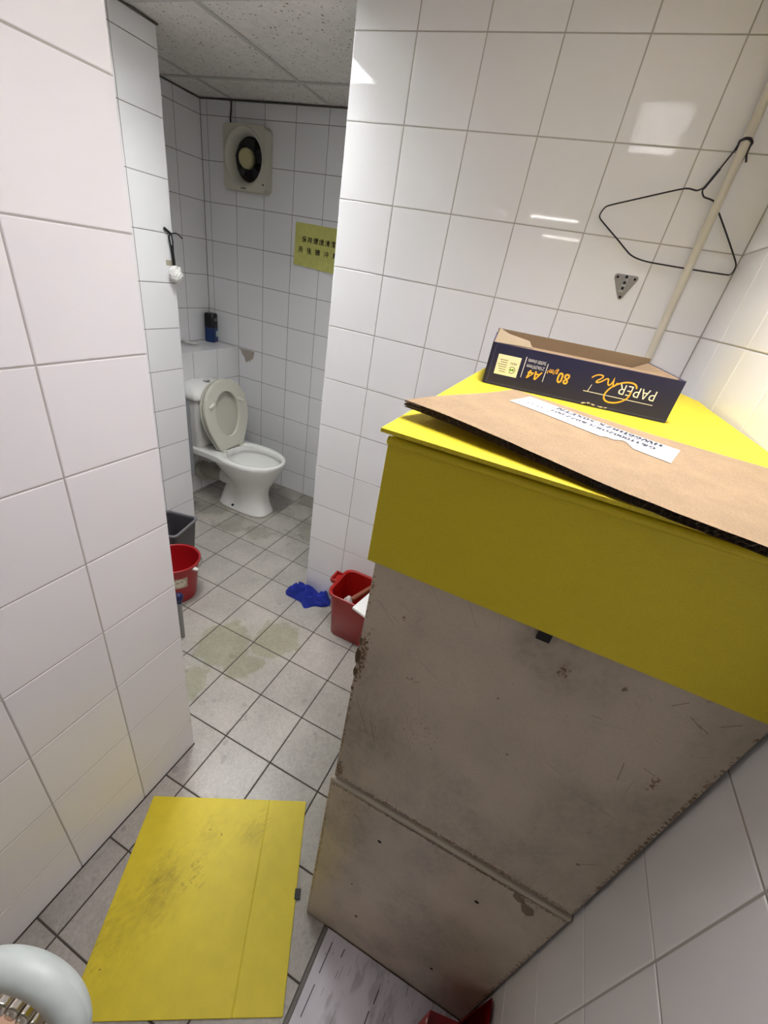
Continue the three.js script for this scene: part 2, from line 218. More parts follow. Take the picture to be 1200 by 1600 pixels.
//@@OBJECTS
// ------------------------------------------------------------ toilet
const ceramicM = mat(new THREE.Color().setRGB(0.86, 0.86, 0.83), 0.09, { ior: 1.52 }), seatM = mat(new THREE.Color().setRGB(0.66, 0.65, 0.56), 0.28), lidM = mat(new THREE.Color().setRGB(0.58, 0.57, 0.49), 0.35), chromeM = mat(new THREE.Color().setRGB(0.6, 0.6, 0.6), 0.22, { metalness: 1 });
{
  const t = thing('toilet', 'white ceramic toilet with its seat raised against the cistern', 'toilet', [XG, 0, -0.93]);
  const N = 64, egg = (y, x0, lb, lf, w, e = 2.2) => Array.from({ length: N }, (_, i) => { const a = -i / N * Math.PI * 2, c = Math.cos(a), s = Math.sin(a), p = (v) => Math.sign(v) * Math.abs(v) ** (2 / e); return [x0 + (c > 0 ? lf : lb) * p(c), y, w * p(s)]; });
  const foot = (y, x0, lb, lf, w, e, groove) => egg(y, x0, lb, lf, w, e).map(([x, yy, z]) => { const k = groove * Math.exp(-(((x - 0.34) / 0.055) ** 2)); return [x, yy, z * (1 - k)]; });
  const outer = [foot(0, 0.395, 0.195, 0.195, 0.098, 3.2, 0), foot(0.012, 0.395, 0.195, 0.196, 0.098, 3.2, 0), foot(0.028, 0.395, 0.19, 0.192, 0.092, 3, 0.12), foot(0.08, 0.395, 0.175, 0.176, 0.082, 2.8, 0.26), foot(0.15, 0.40, 0.155, 0.165, 0.078, 2.5, 0.2), foot(0.20, 0.41, 0.15, 0.168, 0.088, 2.3, 0.08), egg(0.25, 0.42, 0.175, 0.19, 0.118), egg(0.30, 0.42, 0.22, 0.218, 0.148), egg(0.345, 0.42, 0.262, 0.24, 0.17), egg(0.375, 0.42, 0.28, 0.25, 0.18), egg(0.392, 0.42, 0.285, 0.252, 0.183), egg(0.400, 0.42, 0.28, 0.247, 0.178)];
  const inner = [egg(0.4025, 0.425, 0.2, 0.232, 0.165), egg(0.399, 0.45, 0.172, 0.2, 0.147), egg(0.388, 0.45, 0.165, 0.194, 0.141), egg(0.362, 0.45, 0.165, 0.194, 0.141), egg(0.357, 0.45, 0.175, 0.2, 0.149), egg(0.33, 0.445, 0.17, 0.188, 0.138), egg(0.28, 0.43, 0.135, 0.135, 0.1), egg(0.235, 0.42, 0.085, 0.09, 0.065), egg(0.21, 0.41, 0.05, 0.06, 0.05)];
  const shelf = new THREE.Shape(); shelf.moveTo(0.004, 0.155); shelf.quadraticCurveTo(0.0, 0.165, 0.02, 0.168); shelf.lineTo(0.2, 0.162); shelf.quadraticCurveTo(0.3, 0.165, 0.36, 0.172); shelf.lineTo(0.36, -0.172); shelf.quadraticCurveTo(0.3, -0.165, 0.2, -0.162); shelf.lineTo(0.02, -0.168); shelf.quadraticCurveTo(0.0, -0.165, 0.004, -0.155);
  const back = egg(0, 0.45, 0.172, 0.2, 0.147).filter(([x]) => x < 0.362).map(([x, , z]) => [x, z]).sort((p, q) => q[1] - p[1]);
  const pts = shelf.getPoints(12).map((p) => [p.x, p.y]), cut = pts.findIndex((p) => p[0] > 0.35);
  const sg = shapeGeo([...pts.slice(0, cut + 1), ...back, ...pts.slice(cut + 1)], 0.03, 0.004); sg.rotateX(Math.PI / 2); sg.translate(0, 0.3955, 0);
  const trap = rod([0.22, 0.19, 0], [0.38, 0.2, 0], 0.062, 24, 0.075);
  const bowl = part('bowl', merged([loft([...outer, ...inner], { cap0: true, cap1: true, crease: 1.1 }), sg, trap]), ceramicM, t);
  part('water', new THREE.CircleGeometry(0.07, 32).rotateX(-Math.PI / 2).translate(0.42, 0.238, 0), mat(0xf4f8f8, 0.03, { transmission: 0.9, ior: 1.33, thickness: 0 }), bowl);
  for (const z of [0.078]) part('bolt_hole', rod([0.352, 0.024, z], [0.352, 0.030, z + 0.012], 0.008, 16), mat(0x0c0b0a, 0.8), bowl);
  // cistern
  const sec = (y, x1, hw, r) => rrect(x1 / 2 + 0.004, 0, x1 / 2, hw, r, y, 6);
  const cis = part('cistern', loft([sec(0.4005, 0.14, 0.145, 0.03), sec(0.42, 0.15, 0.152, 0.03), sec(0.6, 0.165, 0.165, 0.03), sec(0.715, 0.172, 0.172, 0.03)], { cap0: true, cap1: true, crease: 0.7 }), ceramicM, t);
  part('cistern_lid', loft([sec(0.716, 0.176, 0.176, 0.03), sec(0.722, 0.184, 0.182, 0.034), sec(0.742, 0.184, 0.182, 0.034), sec(0.765, 0.175, 0.172, 0.034), sec(0.783, 0.15, 0.145, 0.034), sec(0.794, 0.11, 0.095, 0.03), sec(0.797, 0.07, 0.04, 0.02)], { cap0: true, cap1: true, crease: 1.0 }), ceramicM, cis);
  part('flush_button', merged([cyl(0.022, 0.021, 0.012, 0.09, 0.792, 0, 28), rbox(0.0895, 0.0905, 0.8035, 0.8046, -0.02, 0.02, 0.0003)]), chromeM, cis);
  // seat and lid, both tipped up; drawn flat with s upwards from the hinge, then leaned back
  const outline = () => { const s = new THREE.Shape(); s.moveTo(-0.1, 0); s.bezierCurveTo(-0.125, 0.06, -0.182, 0.13, -0.182, 0.225); s.bezierCurveTo(-0.182, 0.335, -0.115, 0.42, 0, 0.42); s.bezierCurveTo(0.115, 0.42, 0.182, 0.335, 0.182, 0.225); s.bezierCurveTo(0.182, 0.13, 0.125, 0.06, 0.1, 0); s.lineTo(-0.1, 0); return s; };
  const oval = new THREE.Path(); oval.absellipse(0, 0.213, 0.106, 0.143, 0, Math.PI * 2, true);
  const lean = new THREE.Matrix4().makeBasis(new THREE.Vector3(0, 0, 1), new THREE.Vector3(-Math.sin(0.155), Math.cos(0.155), 0), new THREE.Vector3(Math.cos(0.155), Math.sin(0.155), 0).multiplyScalar(-1)).setPosition(0.285, 0.418, 0);
  const seat = part('seat_ring', shapeGeo(outline(), 0.012, 0.005, [oval], 40).applyMatrix4(lean), seatM, t);
  for (const [bx, by, a] of [[-0.125, 0.285, 0.5], [0.125, 0.285, -0.5]]) part('bumper', new RoundedBoxGeometry(0.045, 0.018, 0.012, 2, 0.004).rotateZ(a).translate(bx, by, -0.009).applyMatrix4(lean), mat(0xe9e8df, 0.4), seat);
  part('seat_lid', shapeGeo(outline(), 0.006, 0.004, [], 40).scale(1.02, 1.01, 1).translate(0, 0, 0.028).applyMatrix4(lean), lidM, t);
  for (const z of [-0.075, 0.075]) part('hinge', merged([rod([0.27, 0.415, z - 0.022], [0.27, 0.415, z + 0.022], 0.009, 14), rbox(0.262, 0.3, 0.4, 0.412, z - 0.015, z + 0.015, 0.004), rbox(0.272, 0.288, 0.41, 0.44, z - 0.009, z + 0.009, 0.003)]), mat(0xdcdacb, 0.35), t);
  part('outlet_pipe', merged([rod([0.03, 0.17, 0.005], [0.24, 0.185, 0], 0.052, 24), rod([0.1, 0.175, 0.004], [0.15, 0.18, 0.003], 0.06, 24), rod([0.02, 0.15, 0.02], [0.05, 0.17, 0.01], 0.066, 24)]), mat(new THREE.Color().setRGB(0.42, 0.40, 0.35), 0.5), t);
  part('water_hose', tube([[0.03, 0.12, 0.17], [0.06, 0.16, 0.175], [0.065, 0.25, 0.16], [0.07, 0.33, 0.12], [0.07, 0.405, 0.11]], 0.006, 30), mat(0xb9b4a6, 0.4), t);
  part('mortar_bead', loft([egg(0, 0.395, 0.205, 0.207, 0.106, 3.2), egg(0.006, 0.395, 0.202, 0.204, 0.104, 3.2), egg(0.008, 0.395, 0.19, 0.19, 0.094, 3.2)].map((r, j) => r.map(([x, y, z], i) => { const k = 1 + 0.03 * Math.sin(i * 2.3) * (j < 2 ? 1 : 0); return [0.395 + (x - 0.395) * k, y, z * k]; })), { cap0: true, crease: 1 }), mat(new THREE.Color().setRGB(0.33, 0.31, 0.26), 0.95), t);
}
// grey board fixed on the end of the pier
single('grey_panel', rbox(-0.72, XP - 0.008, 0.305, 0.765, ZP - 0.034, ZP - 0.0005, 0.004), mat(0x84868a, 0.5), 'flat grey panel on the pier end beside the cistern', 'panel');

// ------------------------------------------------------------ things on the ledge and toilet walls
{
  const t = thing('air_freshener', 'black and blue air freshener dispenser standing on the ledge', 'air freshener', [-1.015, YG, -1.285], 0.35);
  part('base', loft([rrect(0, 0, 0.03, 0.036, 0.01, 0), rrect(0, 0, 0.032, 0.038, 0.01, 0.006), rrect(0, 0, 0.032, 0.038, 0.01, 0.092)], { cap0: true, cap1: true }), mat(0x0c2f66, 0.3), t);
  const cap = part('cap', loft([rrect(0, 0, 0.032, 0.038, 0.01, 0.0925), rrect(0, 0, 0.032, 0.037, 0.01, 0.175), rrect(0, 0, 0.028, 0.033, 0.01, 0.183)], { cap0: true, cap1: true }), mat(0x08080b, 0.35), t);
  for (let k = 0; k < 4; k++) part('vent_slot', rbox(0.0315, 0.0335, 0.135, 0.155, -0.022 + k * 0.012, -0.017 + k * 0.012, 0.0005), mat(0x8f949b, 0.4), cap);
  part('sticker', rbox(0.0315, 0.0326, 0.036, 0.072, -0.034, 0.0, 0.0003), mat(0xd6e3dd, 0.6), t);
}
{
  const pos = [], n = 14; const g = new THREE.PlaneGeometry(0.1, 0.075, n, n); const p = g.attributes.position;
  for (let i = 0; i < p.count; i++) { const x = p.getX(i), y = p.getY(i); p.setXYZ(i, x, 0.003 + 0.022 * fbm(x * 40 + 5, y * 40, 4) + 0.014 * Math.max(0, -x * 14), y); }
  g.computeVertexNormals();
  single('tissue', g, mat(0xeceae6, 0.9), 'crumpled white tissue lying on the tiled ledge', 'tissue', [-1.0, YG - 0.004, -1.075], 0.6);
}
{ // extractor fan
  const t = thing('extractor_fan', 'square off-white extractor fan with round dark opening on the back wall', 'fan', [-0.712, 1.977, ZB]);
  const D = 0.062, fm = mat(new THREE.Color().setRGB(0.60, 0.57, 0.48), 0.45), s = new THREE.Shape(), a = 0.143, ch = 0.016;
  s.moveTo(-a + ch, -a); s.lineTo(a - ch, -a); s.lineTo(a, -a + ch); s.lineTo(a, a - ch); s.lineTo(a - ch, a); s.lineTo(-a + ch, a); s.lineTo(-a, a - ch); s.lineTo(-a, -a + ch); s.lineTo(-a + ch, -a);
  const h = new THREE.Path(); h.absellipse(0, 0.004, 0.131, 0.131, 0, Math.PI * 2, true);
  part('frame', shapeGeo(s, D - 0.006, 0.003, [h], 48).translate(0, 0, 0.003), fm, t);
  const prof = [[0.1315, D], [0.1345, D + 0.004], [0.131, D + 0.006], [0.124, D + 0.003], [0.114, D - 0.012], [0.107, D - 0.03], [0.104, 0.012], [0.104, 0.004]].map((q) => new THREE.Vector2(...q));
  part('bell_mouth', new THREE.LatheGeometry(prof, 56).rotateX(Math.PI / 2).translate(0, 0.004, 0), fm, t);
  // a real round duct through wall and tiles, closed outside by shutter slats
  const ev = new Evaluator(); ev.useGroups = false; ev.attributes = ['position', 'normal', 'uv'];
  const bore = new Brush(new THREE.CylinderGeometry(0.105, 0.105, 0.4, 48).rotateX(Math.PI / 2).translate(-0.712, 1.981, ZB - 0.1)); bore.updateMatrixWorld();
  for (const o of [wallBack, ...wallBack.children]) {
    o.updateMatrix(); const g = clean(o.geometry); if (o !== wallBack) g.applyMatrix4(o.matrix); g.computeBoundingBox(); const bb = g.boundingBox;
    if (bb.max.x < -0.82 || bb.min.x > -0.6 || bb.max.y < 1.87 || bb.min.y > 2.09) continue;
    const br = new Brush(g); br.updateMatrixWorld(); const r = ev.evaluate(br, bore, SUBTRACTION); o.geometry = clean(r.geometry); if (o !== wallBack) { o.position.set(0, 0, 0); o.quaternion.identity(); }
  }
  part('duct', new THREE.CylinderGeometry(0.104, 0.104, 0.16, 48, 1, true).rotateX(Math.PI / 2).translate(0, 0.004, -0.074), mat(0x5a5854, 0.7, { side: THREE.DoubleSide }), t);
  for (let k = 0; k < 5; k++) part('shutter_slat', new THREE.BoxGeometry(0.212, 0.052, 0.002).rotateX(-0.25).translate(0, 0.004 - 0.088 + k * 0.044, -0.156), mat(0x6a6863, 0.6), t);
  const bladeM = mat(0x1c1c1e, 0.35);
  for (let k = 0; k < 5; k++) { const b = shapeGeo([[0.02, -0.012], [0.05, -0.028], [0.086, -0.03], [0.092, 0.0], [0.084, 0.026], [0.05, 0.02], [0.02, 0.012]], 0.002); b.rotateX(0.4); b.rotateZ(k * Math.PI * 2 / 5 + 0.3); b.translate(0, 0.004, 0.018); part('blade', b, bladeM, t); }
  part('hub', new THREE.LatheGeometry([[0, 0.062], [0.03, 0.061], [0.042, 0.056], [0.046, 0.045], [0.046, 0.02], [0, 0.02]].map((q) => new THREE.Vector2(...q)), 40).rotateX(Math.PI / 2).translate(0, 0.004, 0), mat(new THREE.Color().setRGB(0.50, 0.45, 0.24), 0.5), t);
  part('badge', rbox(-0.022, 0.012, -0.138, -0.13, D - 0.001, D + 0.0015, 0.0005), mat(0x77735f, 0.5), t);
  part('screw', merged([cyl(0.004, 0.004, 0.004, 0, 0, 0, 12).rotateX(Math.PI / 2).translate(0.132, -0.108, D)]), mat(0x0d0c0a, 0.6), t);
}
single('power_cable', merged([tube([[-0.842, CEIL - 0.005, ZB + 0.006], [-0.844, 2.19, ZB + 0.006], [-0.85, 2.15, ZB + 0.007], [-0.846, 2.118, ZB + 0.008]], 0.0045, 20), rod([-0.847, 2.122, ZB + 0.007], [-0.846, 2.112, ZB + 0.008], 0.008)]), mat(0x3a2a1e, 0.7), 'brown cable running from the ceiling down to the extractor fan', 'cable');
{ // yellow notice with two lines of Chinese writing
  const G = { 保: [[30, 5, 12, 40], [22, 25, 22, 95], [42, 10, 85, 10, 85, 40, 42, 40, 42, 10], [35, 55, 95, 55], [65, 42, 65, 95], [62, 58, 35, 88], [68, 58, 95, 85]], 持: [[8, 28, 38, 28], [24, 5, 24, 88, 14, 80], [6, 62, 40, 50], [45, 18, 92, 18], [68, 5, 68, 36], [42, 36, 97, 36], [42, 58, 97, 58], [80, 44, 80, 92, 68, 86], [54, 68, 62, 78]],
    環: [[5, 18, 35, 18], [8, 48, 33, 48], [3, 82, 36, 76], [20, 18, 20, 80], [42, 8, 95, 8, 95, 26, 42, 26, 42, 8], [60, 8, 60, 26], [78, 8, 78, 26], [38, 36, 98, 36], [50, 44, 88, 44, 88, 58, 50, 58, 50, 44], [68, 58, 40, 82], [55, 70, 55, 94, 66, 88], [66, 62, 96, 92], [88, 64, 74, 76]],
    境: [[5, 35, 35, 35], [20, 10, 20, 78], [3, 82, 38, 74], [68, 3, 68, 12], [45, 14, 92, 14], [56, 18, 60, 28], [80, 18, 76, 28], [40, 31, 97, 31], [50, 38, 86, 38, 86, 64, 50, 64, 50, 38], [50, 51, 86, 51], [60, 64, 55, 82, 38, 94], [74, 64, 74, 90, 95, 90, 95, 80]],
    清: [[12, 10, 22, 20], [5, 35, 16, 45], [6, 90, 22, 62], [40, 14, 95, 14], [44, 27, 90, 27], [35, 40, 98, 40], [67, 4, 67, 40], [46, 50, 46, 94], [46, 50, 88, 50, 88, 92, 78, 90], [46, 63, 88, 63], [46, 76, 88, 76]],
    潔: [[12, 10, 22, 20], [5, 35, 16, 45], [6, 90, 22, 62], [36, 12, 60, 12], [36, 24, 60, 24], [34, 36, 62, 34], [48, 4, 48, 46], [66, 10, 94, 10, 90, 40, 82, 38], [78, 10, 66, 42], [66, 46, 46, 58, 70, 60], [82, 54, 44, 74, 90, 72], [66, 72, 66, 95], [52, 80, 42, 90], [78, 80, 90, 90]],
    用: [[20, 10, 18, 70, 8, 92], [20, 10, 85, 10, 85, 90, 75, 86], [20, 36, 85, 36], [20, 60, 85, 60], [52, 10, 52, 92]], 後: [[28, 5, 8, 28], [30, 28, 6, 55], [20, 46, 20, 95], [62, 5, 46, 20, 66, 22], [80, 14, 42, 42, 88, 40], [60, 46, 40, 70], [56, 56, 86, 56, 64, 82, 38, 95], [52, 62, 70, 82, 96, 94]],
    請: [[20, 4, 24, 12], [5, 20, 38, 20], [10, 34, 34, 34], [10, 47, 34, 47], [10, 60, 34, 60, 34, 86, 10, 86, 10, 60], [44, 14, 95, 14], [48, 27, 90, 27], [40, 40, 98, 40], [69, 4, 69, 40], [50, 50, 50, 94], [50, 50, 88, 50, 88, 92, 78, 90], [50, 63, 88, 63], [50, 76, 88, 76]], 沖: [[12, 10, 22, 20], [5, 35, 16, 45], [6, 90, 22, 62], [42, 28, 92, 28, 92, 62, 42, 62, 42, 28], [67, 5, 67, 95]],
    廁: [[52, 2, 54, 12], [15, 16, 95, 16], [18, 16, 14, 65, 4, 92], [28, 26, 54, 26, 54, 70, 28, 70, 28, 26], [28, 40, 54, 40], [28, 54, 54, 54], [34, 72, 24, 90], [48, 72, 58, 88], [68, 30, 68, 72], [86, 24, 86, 90, 76, 84]] };
  const tex = canvasTex(900, 640, (c, w, h) => {
    c.fillStyle = '#cdcc73'; c.fillRect(0, 0, w, h);
    const id = c.getImageData(0, 0, w, h); for (let i = 0; i < w * h; i++) { const n = (fbm((i % w) / 60, (i / w | 0) / 60, 6) - 0.5) * 20; for (let k = 0; k < 3; k++) id.data[4 * i + k] += n; } c.putImageData(id, 0, 0);
    c.strokeStyle = '#2a2412'; c.lineCap = 'round'; c.lineJoin = 'round';
    const put = (ch, x, y, s) => { c.lineWidth = s * 0.11; for (const q of G[ch]) { c.beginPath(); for (let i = 0; i < q.length; i += 2) { const X = x + q[i] / 100 * s, Y = y + q[i + 1] / 100 * s; i ? c.lineTo(X, Y) : c.moveTo(X, Y); } c.stroke(); } };
    [...'保持環境清潔'].forEach((ch, k) => put(ch, 140 + k * 118, 185, 96)); [...'用後請沖廁'].forEach((ch, k) => put(ch, 80 + k * 176, 345, 96));
  });
  const g = new THREE.PlaneGeometry(0.297, 0.213, 24, 18), p = g.attributes.position; for (let i = 0; i < p.count; i++) { const x = p.getX(i), y = p.getY(i); p.setZ(i, 0.003 + 0.004 * fbm(x * 18 + 9, y * 18, 3) + 0.008 * sstep(0.06, 0.11, -y) * fbm(x * 12, 3, 5)); p.setY(i, y + (x > -0.02 && y < -0.09 ? -0.006 * sstep(-0.02, 0.05, x) : 0)); }
  g.computeVertexNormals();
  const o = single('paper_notice', g, mat(0xffffff, 0.85, { map: tex, side: THREE.DoubleSide }), 'yellow paper notice with Chinese writing taped to the back wall', 'notice', [-0.392 + 0.1485, 1.622, ZB + 0.001]); o.rotation.z = -0.012;
}
{ // old adhesive left on the tiles
  const pts = [[-0.822, 0.954], [-0.79, 0.949], [-0.74, 0.951], [-0.685, 0.949], [-0.69, 0.92], [-0.7, 0.893], [-0.712, 0.897], [-0.722, 0.874], [-0.735, 0.882], [-0.748, 0.866], [-0.76, 0.872], [-0.772, 0.9], [-0.79, 0.915], [-0.8, 0.935]];
  part('adhesive_patch', shapeGeo(pts, 0.0012).translate(0, 0, ZB), mat(new THREE.Color().setRGB(0.44, 0.39, 0.34), 0.9), wallBack);
}
{ // strap and foil ball on the pier
  const t = thing('hanging_strap', 'black strap tied in a loop hanging on the pier edge', 'strap', [XP, 1.43, -0.572]);
  const bm = mat(0x0b0b0d, 0.6);
  part('hook_bar', rod([0.004, 0.147, 0.026], [0.014, 0.128, 0], 0.0058, 12), bm, t);
  part('loop', merged([tube([[0.014, 0.13, 0.0], [0.013, 0.115, 0.011], [0.012, 0.08, 0.004], [0.013, 0.03, 0.0], [0.014, -0.005, -0.004]], 0.0036, 40), tube([[0.014, 0.13, -0.002], [0.015, 0.1, -0.006], [0.015, 0.06, -0.005], [0.015, 0.02, -0.008], [0.015, -0.006, -0.008]], 0.003, 40), tube([[0.012, 0.085, 0.003], [0.014, 0.05, -0.002], [0.013, 0.0, -0.004]], 0.0048, 20)]), bm, t);
  part('loose_end', tube([[0.014, 0.13, -0.003], [0.02, 0.134, -0.022], [0.03, 0.13, -0.03], [0.045, 0.118, -0.034]], 0.0026, 24), bm, t);
  const g = mergeVertices(new THREE.IcosahedronGeometry(0.033, 5).deleteAttribute('normal').deleteAttribute('uv')), p = g.attributes.position, v = new THREE.Vector3();
  for (let i = 0; i < p.count; i++) { v.fromBufferAttribute(p, i); const n = v.clone().normalize(), k = 0.82 + 0.3 * Math.abs(fbm(n.x * 3 + 7 + n.z * 2, n.y * 3 + n.z * 3, 3) - 0.5) * 2.2 + 0.1 * fbm(n.x * 9, n.y * 9 + n.z * 7, 9); v.multiplyScalar(k); p.setXYZ(i, v.x * 0.8, v.y * 1.12, v.z); }
  const fb = toCreasedNormals(g, 0.25);
  single('foil_ball', fb, mat(0xe9e8e4, 0.32, { metalness: 0.15 }), 'crumpled white wrapped ball hanging under the black strap', 'ball', [XP + 0.028, 1.398, -0.572]);
  part('tape_scrap', box(XP - 0.001, XP + 0.0006, 1.43, 1.452, -0.582, -0.545), mat(0xb3aa98, 0.7), wallPier);
}

// ------------------------------------------------------------ buckets, bin, cloth
const plastic = (hex, r = 0.38) => mat(hex, r);
{
  const t = thing('round_bucket', 'round red plastic bucket with white sticker beside the grey bin', 'bucket', [-0.12, 0, -0.055]);
  const rm = plastic(0x9c0f16, 0.36), H = 0.22;
  part('body', new THREE.LatheGeometry([[0, 0.004], [0.078, 0.004], [0.084, 0], [0.086, 0.006], [0.108, H - 0.012], [0.116, H - 0.010], [0.117, H], [0.110, H + 0.002], [0.106, H - 0.004], [0.082, 0.012], [0, 0.012]].map((q) => new THREE.Vector2(...q)), 64), rm, t);
  part('handle_pivot', merged([rod([0.108, H - 0.02, -0.008], [0.126, H - 0.018, -0.01], 0.009, 16), new THREE.SphereGeometry(0.008, 14, 10).translate(0.128, H - 0.017, -0.01)]), mat(0xefece6, 0.3), t);
  part('wire_handle', tube(Array.from({ length: 13 }, (_, i) => { const a = Math.PI * i / 12; return [0.12 * Math.cos(a), H - 0.02 - 0.02 * Math.sin(a), 0.121 * Math.sin(a) * -1]; }), 0.002, 48), chromeM, t);
  const st = new THREE.CylinderGeometry(0.1035, 0.0985, 0.062, 24, 1, true, -0.36, 0.72), sp = st.attributes.position;
  const stex = canvasTex(256, 192, (c, w, h) => { c.fillStyle = '#b5a58f'; c.fillRect(0, 0, w, h); c.fillStyle = '#d9d0bd'; c.beginPath(); c.ellipse(w / 2, h / 2, w * 0.4, h * 0.4, 0, 0, 7); c.fill(); c.strokeStyle = '#3c3731'; c.lineWidth = 14; c.beginPath(); c.moveTo(70, 82); c.lineTo(120, 74); c.moveTo(140, 72); c.lineTo(186, 66); c.stroke(); });
  part('sticker', st.translate(0, 0.135, 0).rotateY(0.98), mat(0xffffff, 0.6, { map: stex, side: THREE.DoubleSide }), t);
}
{
  const t = thing('waste_bin', 'tall grey rectangular plastic waste bin against the pier', 'bin', [-0.3325, 0, -0.228], 0.24);
  const H = 0.25, m = plastic(0x4c4a4d, 0.45);
  part('body', loft([rrect(0, 0, 0.072, 0.082, 0.02, 0), rrect(0, 0, 0.075, 0.085, 0.02, 0.006), rrect(0, 0, 0.09, 0.1, 0.022, H - 0.012), rrect(0, 0, 0.086, 0.096, 0.02, H - 0.012), rrect(0, 0, 0.071, 0.081, 0.018, 0.01)], { cap0: true, cap1: true, crease: 0.6 }), m, t);
  part('rim', loft([rrect(0, 0, 0.0875, 0.0975, 0.022, H - 0.012), rrect(0, 0, 0.097, 0.107, 0.026, H - 0.012), rrect(0, 0, 0.098, 0.108, 0.026, H - 0.004), rrect(0, 0, 0.095, 0.105, 0.025, H), rrect(0, 0, 0.088, 0.098, 0.022, H - 0.002), rrect(0, 0, 0.0865, 0.0965, 0.022, H - 0.012)], { crease: 0.6 }), plastic(0x77757a, 0.4), t);
}
{
  const t = thing('broom_handle', 'grey pole with a dark blue cap behind the near tiled wall', 'pole', [0.118, 0, 0.142]);
  part('pole', rod([0, 0, 0], [0.004, 0.225, 0.002], 0.0095, 20), mat(0x8d8c8b, 0.4), t);
  part('cap', merged([new THREE.SphereGeometry(0.019, 24, 16).scale(1, 1.15, 1).translate(0.004, 0.243, 0.002), rod([0.004, 0.215, 0.002], [0.004, 0.235, 0.002], 0.013, 18)]), mat(0x171a4d, 0.4), t);
}
{
  const t = thing('mop_bucket', 'rectangular red mop bucket left of the cabinet', 'bucket', [0.80, 0, -0.326]);
  const H = 0.268, m = plastic(0x9d120c, 0.33), dx = 0.16;
  const R = (y, hw, hd, r) => rrect(0, 0, hw, hd, r, y, 7);
  part('body', loft([R(0, 0.135, 0.083, 0.035), R(0.008, 0.14, 0.088, 0.035), R(H - 0.012, 0.158, 0.104, 0.042), R(H - 0.014, 0.168, 0.111, 0.046), R(H - 0.002, 0.169, 0.1115, 0.046), R(H, 0.165, 0.108, 0.045), R(H - 0.006, 0.155, 0.101, 0.04), R(0.012, 0.135, 0.084, 0.032)], { cap0: true, cap1: true, crease: 0.7 }), m, t);
  part('pour_lip', merged([rbox(-0.192, -0.155, H - 0.022, H - 0.006, -0.045, 0.012, 0.005), rbox(-0.2, -0.188, H - 0.016, H + 0.008, -0.052, 0.018, 0.005), rbox(-0.192, -0.16, H - 0.02, H + 0.004, -0.054, -0.046, 0.003), rbox(-0.192, -0.16, H - 0.02, H + 0.004, 0.012, 0.02, 0.003)]), m, t);
}
{
  const t = thing('hand_brush', 'brush with brown wooden handle and white head inside the red mop bucket', 'brush', [0.70, 0.02, -0.28]);
  part('handle', rod([0.038, 0.203, -0.003], [0.118, 0.248, -0.15], 0.0135, 18, 0.012), mat(0x7d3a1c, 0.5), t);
  const g = mergeVertices(new THREE.IcosahedronGeometry(0.03, 4).deleteAttribute('normal').deleteAttribute('uv')), p = g.attributes.position; for (let i = 0; i < p.count; i++) { const x = p.getX(i), y = p.getY(i), z = p.getZ(i), k = 0.8 + 0.45 * fbm(x * 60 + 3, y * 60 + z * 50, 5); p.setXYZ(i, x * k * 1.2, y * k * 3.4, z * k); }
  g.computeVertexNormals(); part('brush_head', g.translate(0.03, 0.115, 0.012), mat(0xd8d3cd, 0.8), t);
}
single('plastic_board', shapeGeo([[0, 0], [0.07, -0.018], [0.17, -0.043], [0.19, 0.085], [0.022, 0.125]], 0.009, 0.002).rotateX(-Math.PI / 2), mat(0xf1f1ee, 0.35), 'white plastic board lying across the red mop bucket', 'board', [0.789, 0.2705, -0.187], 0);
{ // blue cloth
  const N = 96, M = 20, pos = [], idx = [], C = [0.448, -0.385], out = new THREE.CatmullRomCurve3([[0.315, -0.374], [0.335, -0.343], [0.389, -0.338], [0.432, -0.335], [0.474, -0.310], [0.508, -0.35], [0.545, -0.368], [0.572, -0.40], [0.56, -0.432], [0.526, -0.455], [0.47, -0.438], [0.42, -0.43], [0.365, -0.414], [0.328, -0.405]].map(([x, z]) => new THREE.Vector3(x - C[0], 0, z - C[1])), true).getSpacedPoints(N);
  for (let j = 0; j <= M; j++) for (let i = 0; i < N; i++) { const k = j / M, x = out[i].x * k, z = out[i].z * k, rid = 1 - Math.abs(2 * fbm(x * 13 + 4.3, z * 24 + x * 9, 12, 3) - 1); const h = 0.002 + (0.085 * rid ** 2.4 + 0.01 * fbm(x * 60, z * 60, 5)) * (1 - k ** 4) * (0.6 + 0.7 * vnoise(x * 14 + 2, z * 14, 41)); pos.push(x, h, z); }
  for (let j = 0; j < M; j++) for (let i = 0; i < N; i++) { const a = j * N + i, b = j * N + (i + 1) % N; idx.push(a, b, a + N, b, b + N, a + N); }
  const g = new THREE.BufferGeometry(); g.setAttribute('position', new THREE.Float32BufferAttribute(pos, 3)); g.setIndex(idx); g.computeVertexNormals();
  single('cleaning_cloth', g, mat(0x172a92, 0.85, { side: THREE.DoubleSide, sheen: 0.4 }), 'crumpled bright blue cloth on the floor beside the mop bucket', 'cloth', [0.448, 0.0, -0.385], 0);
}

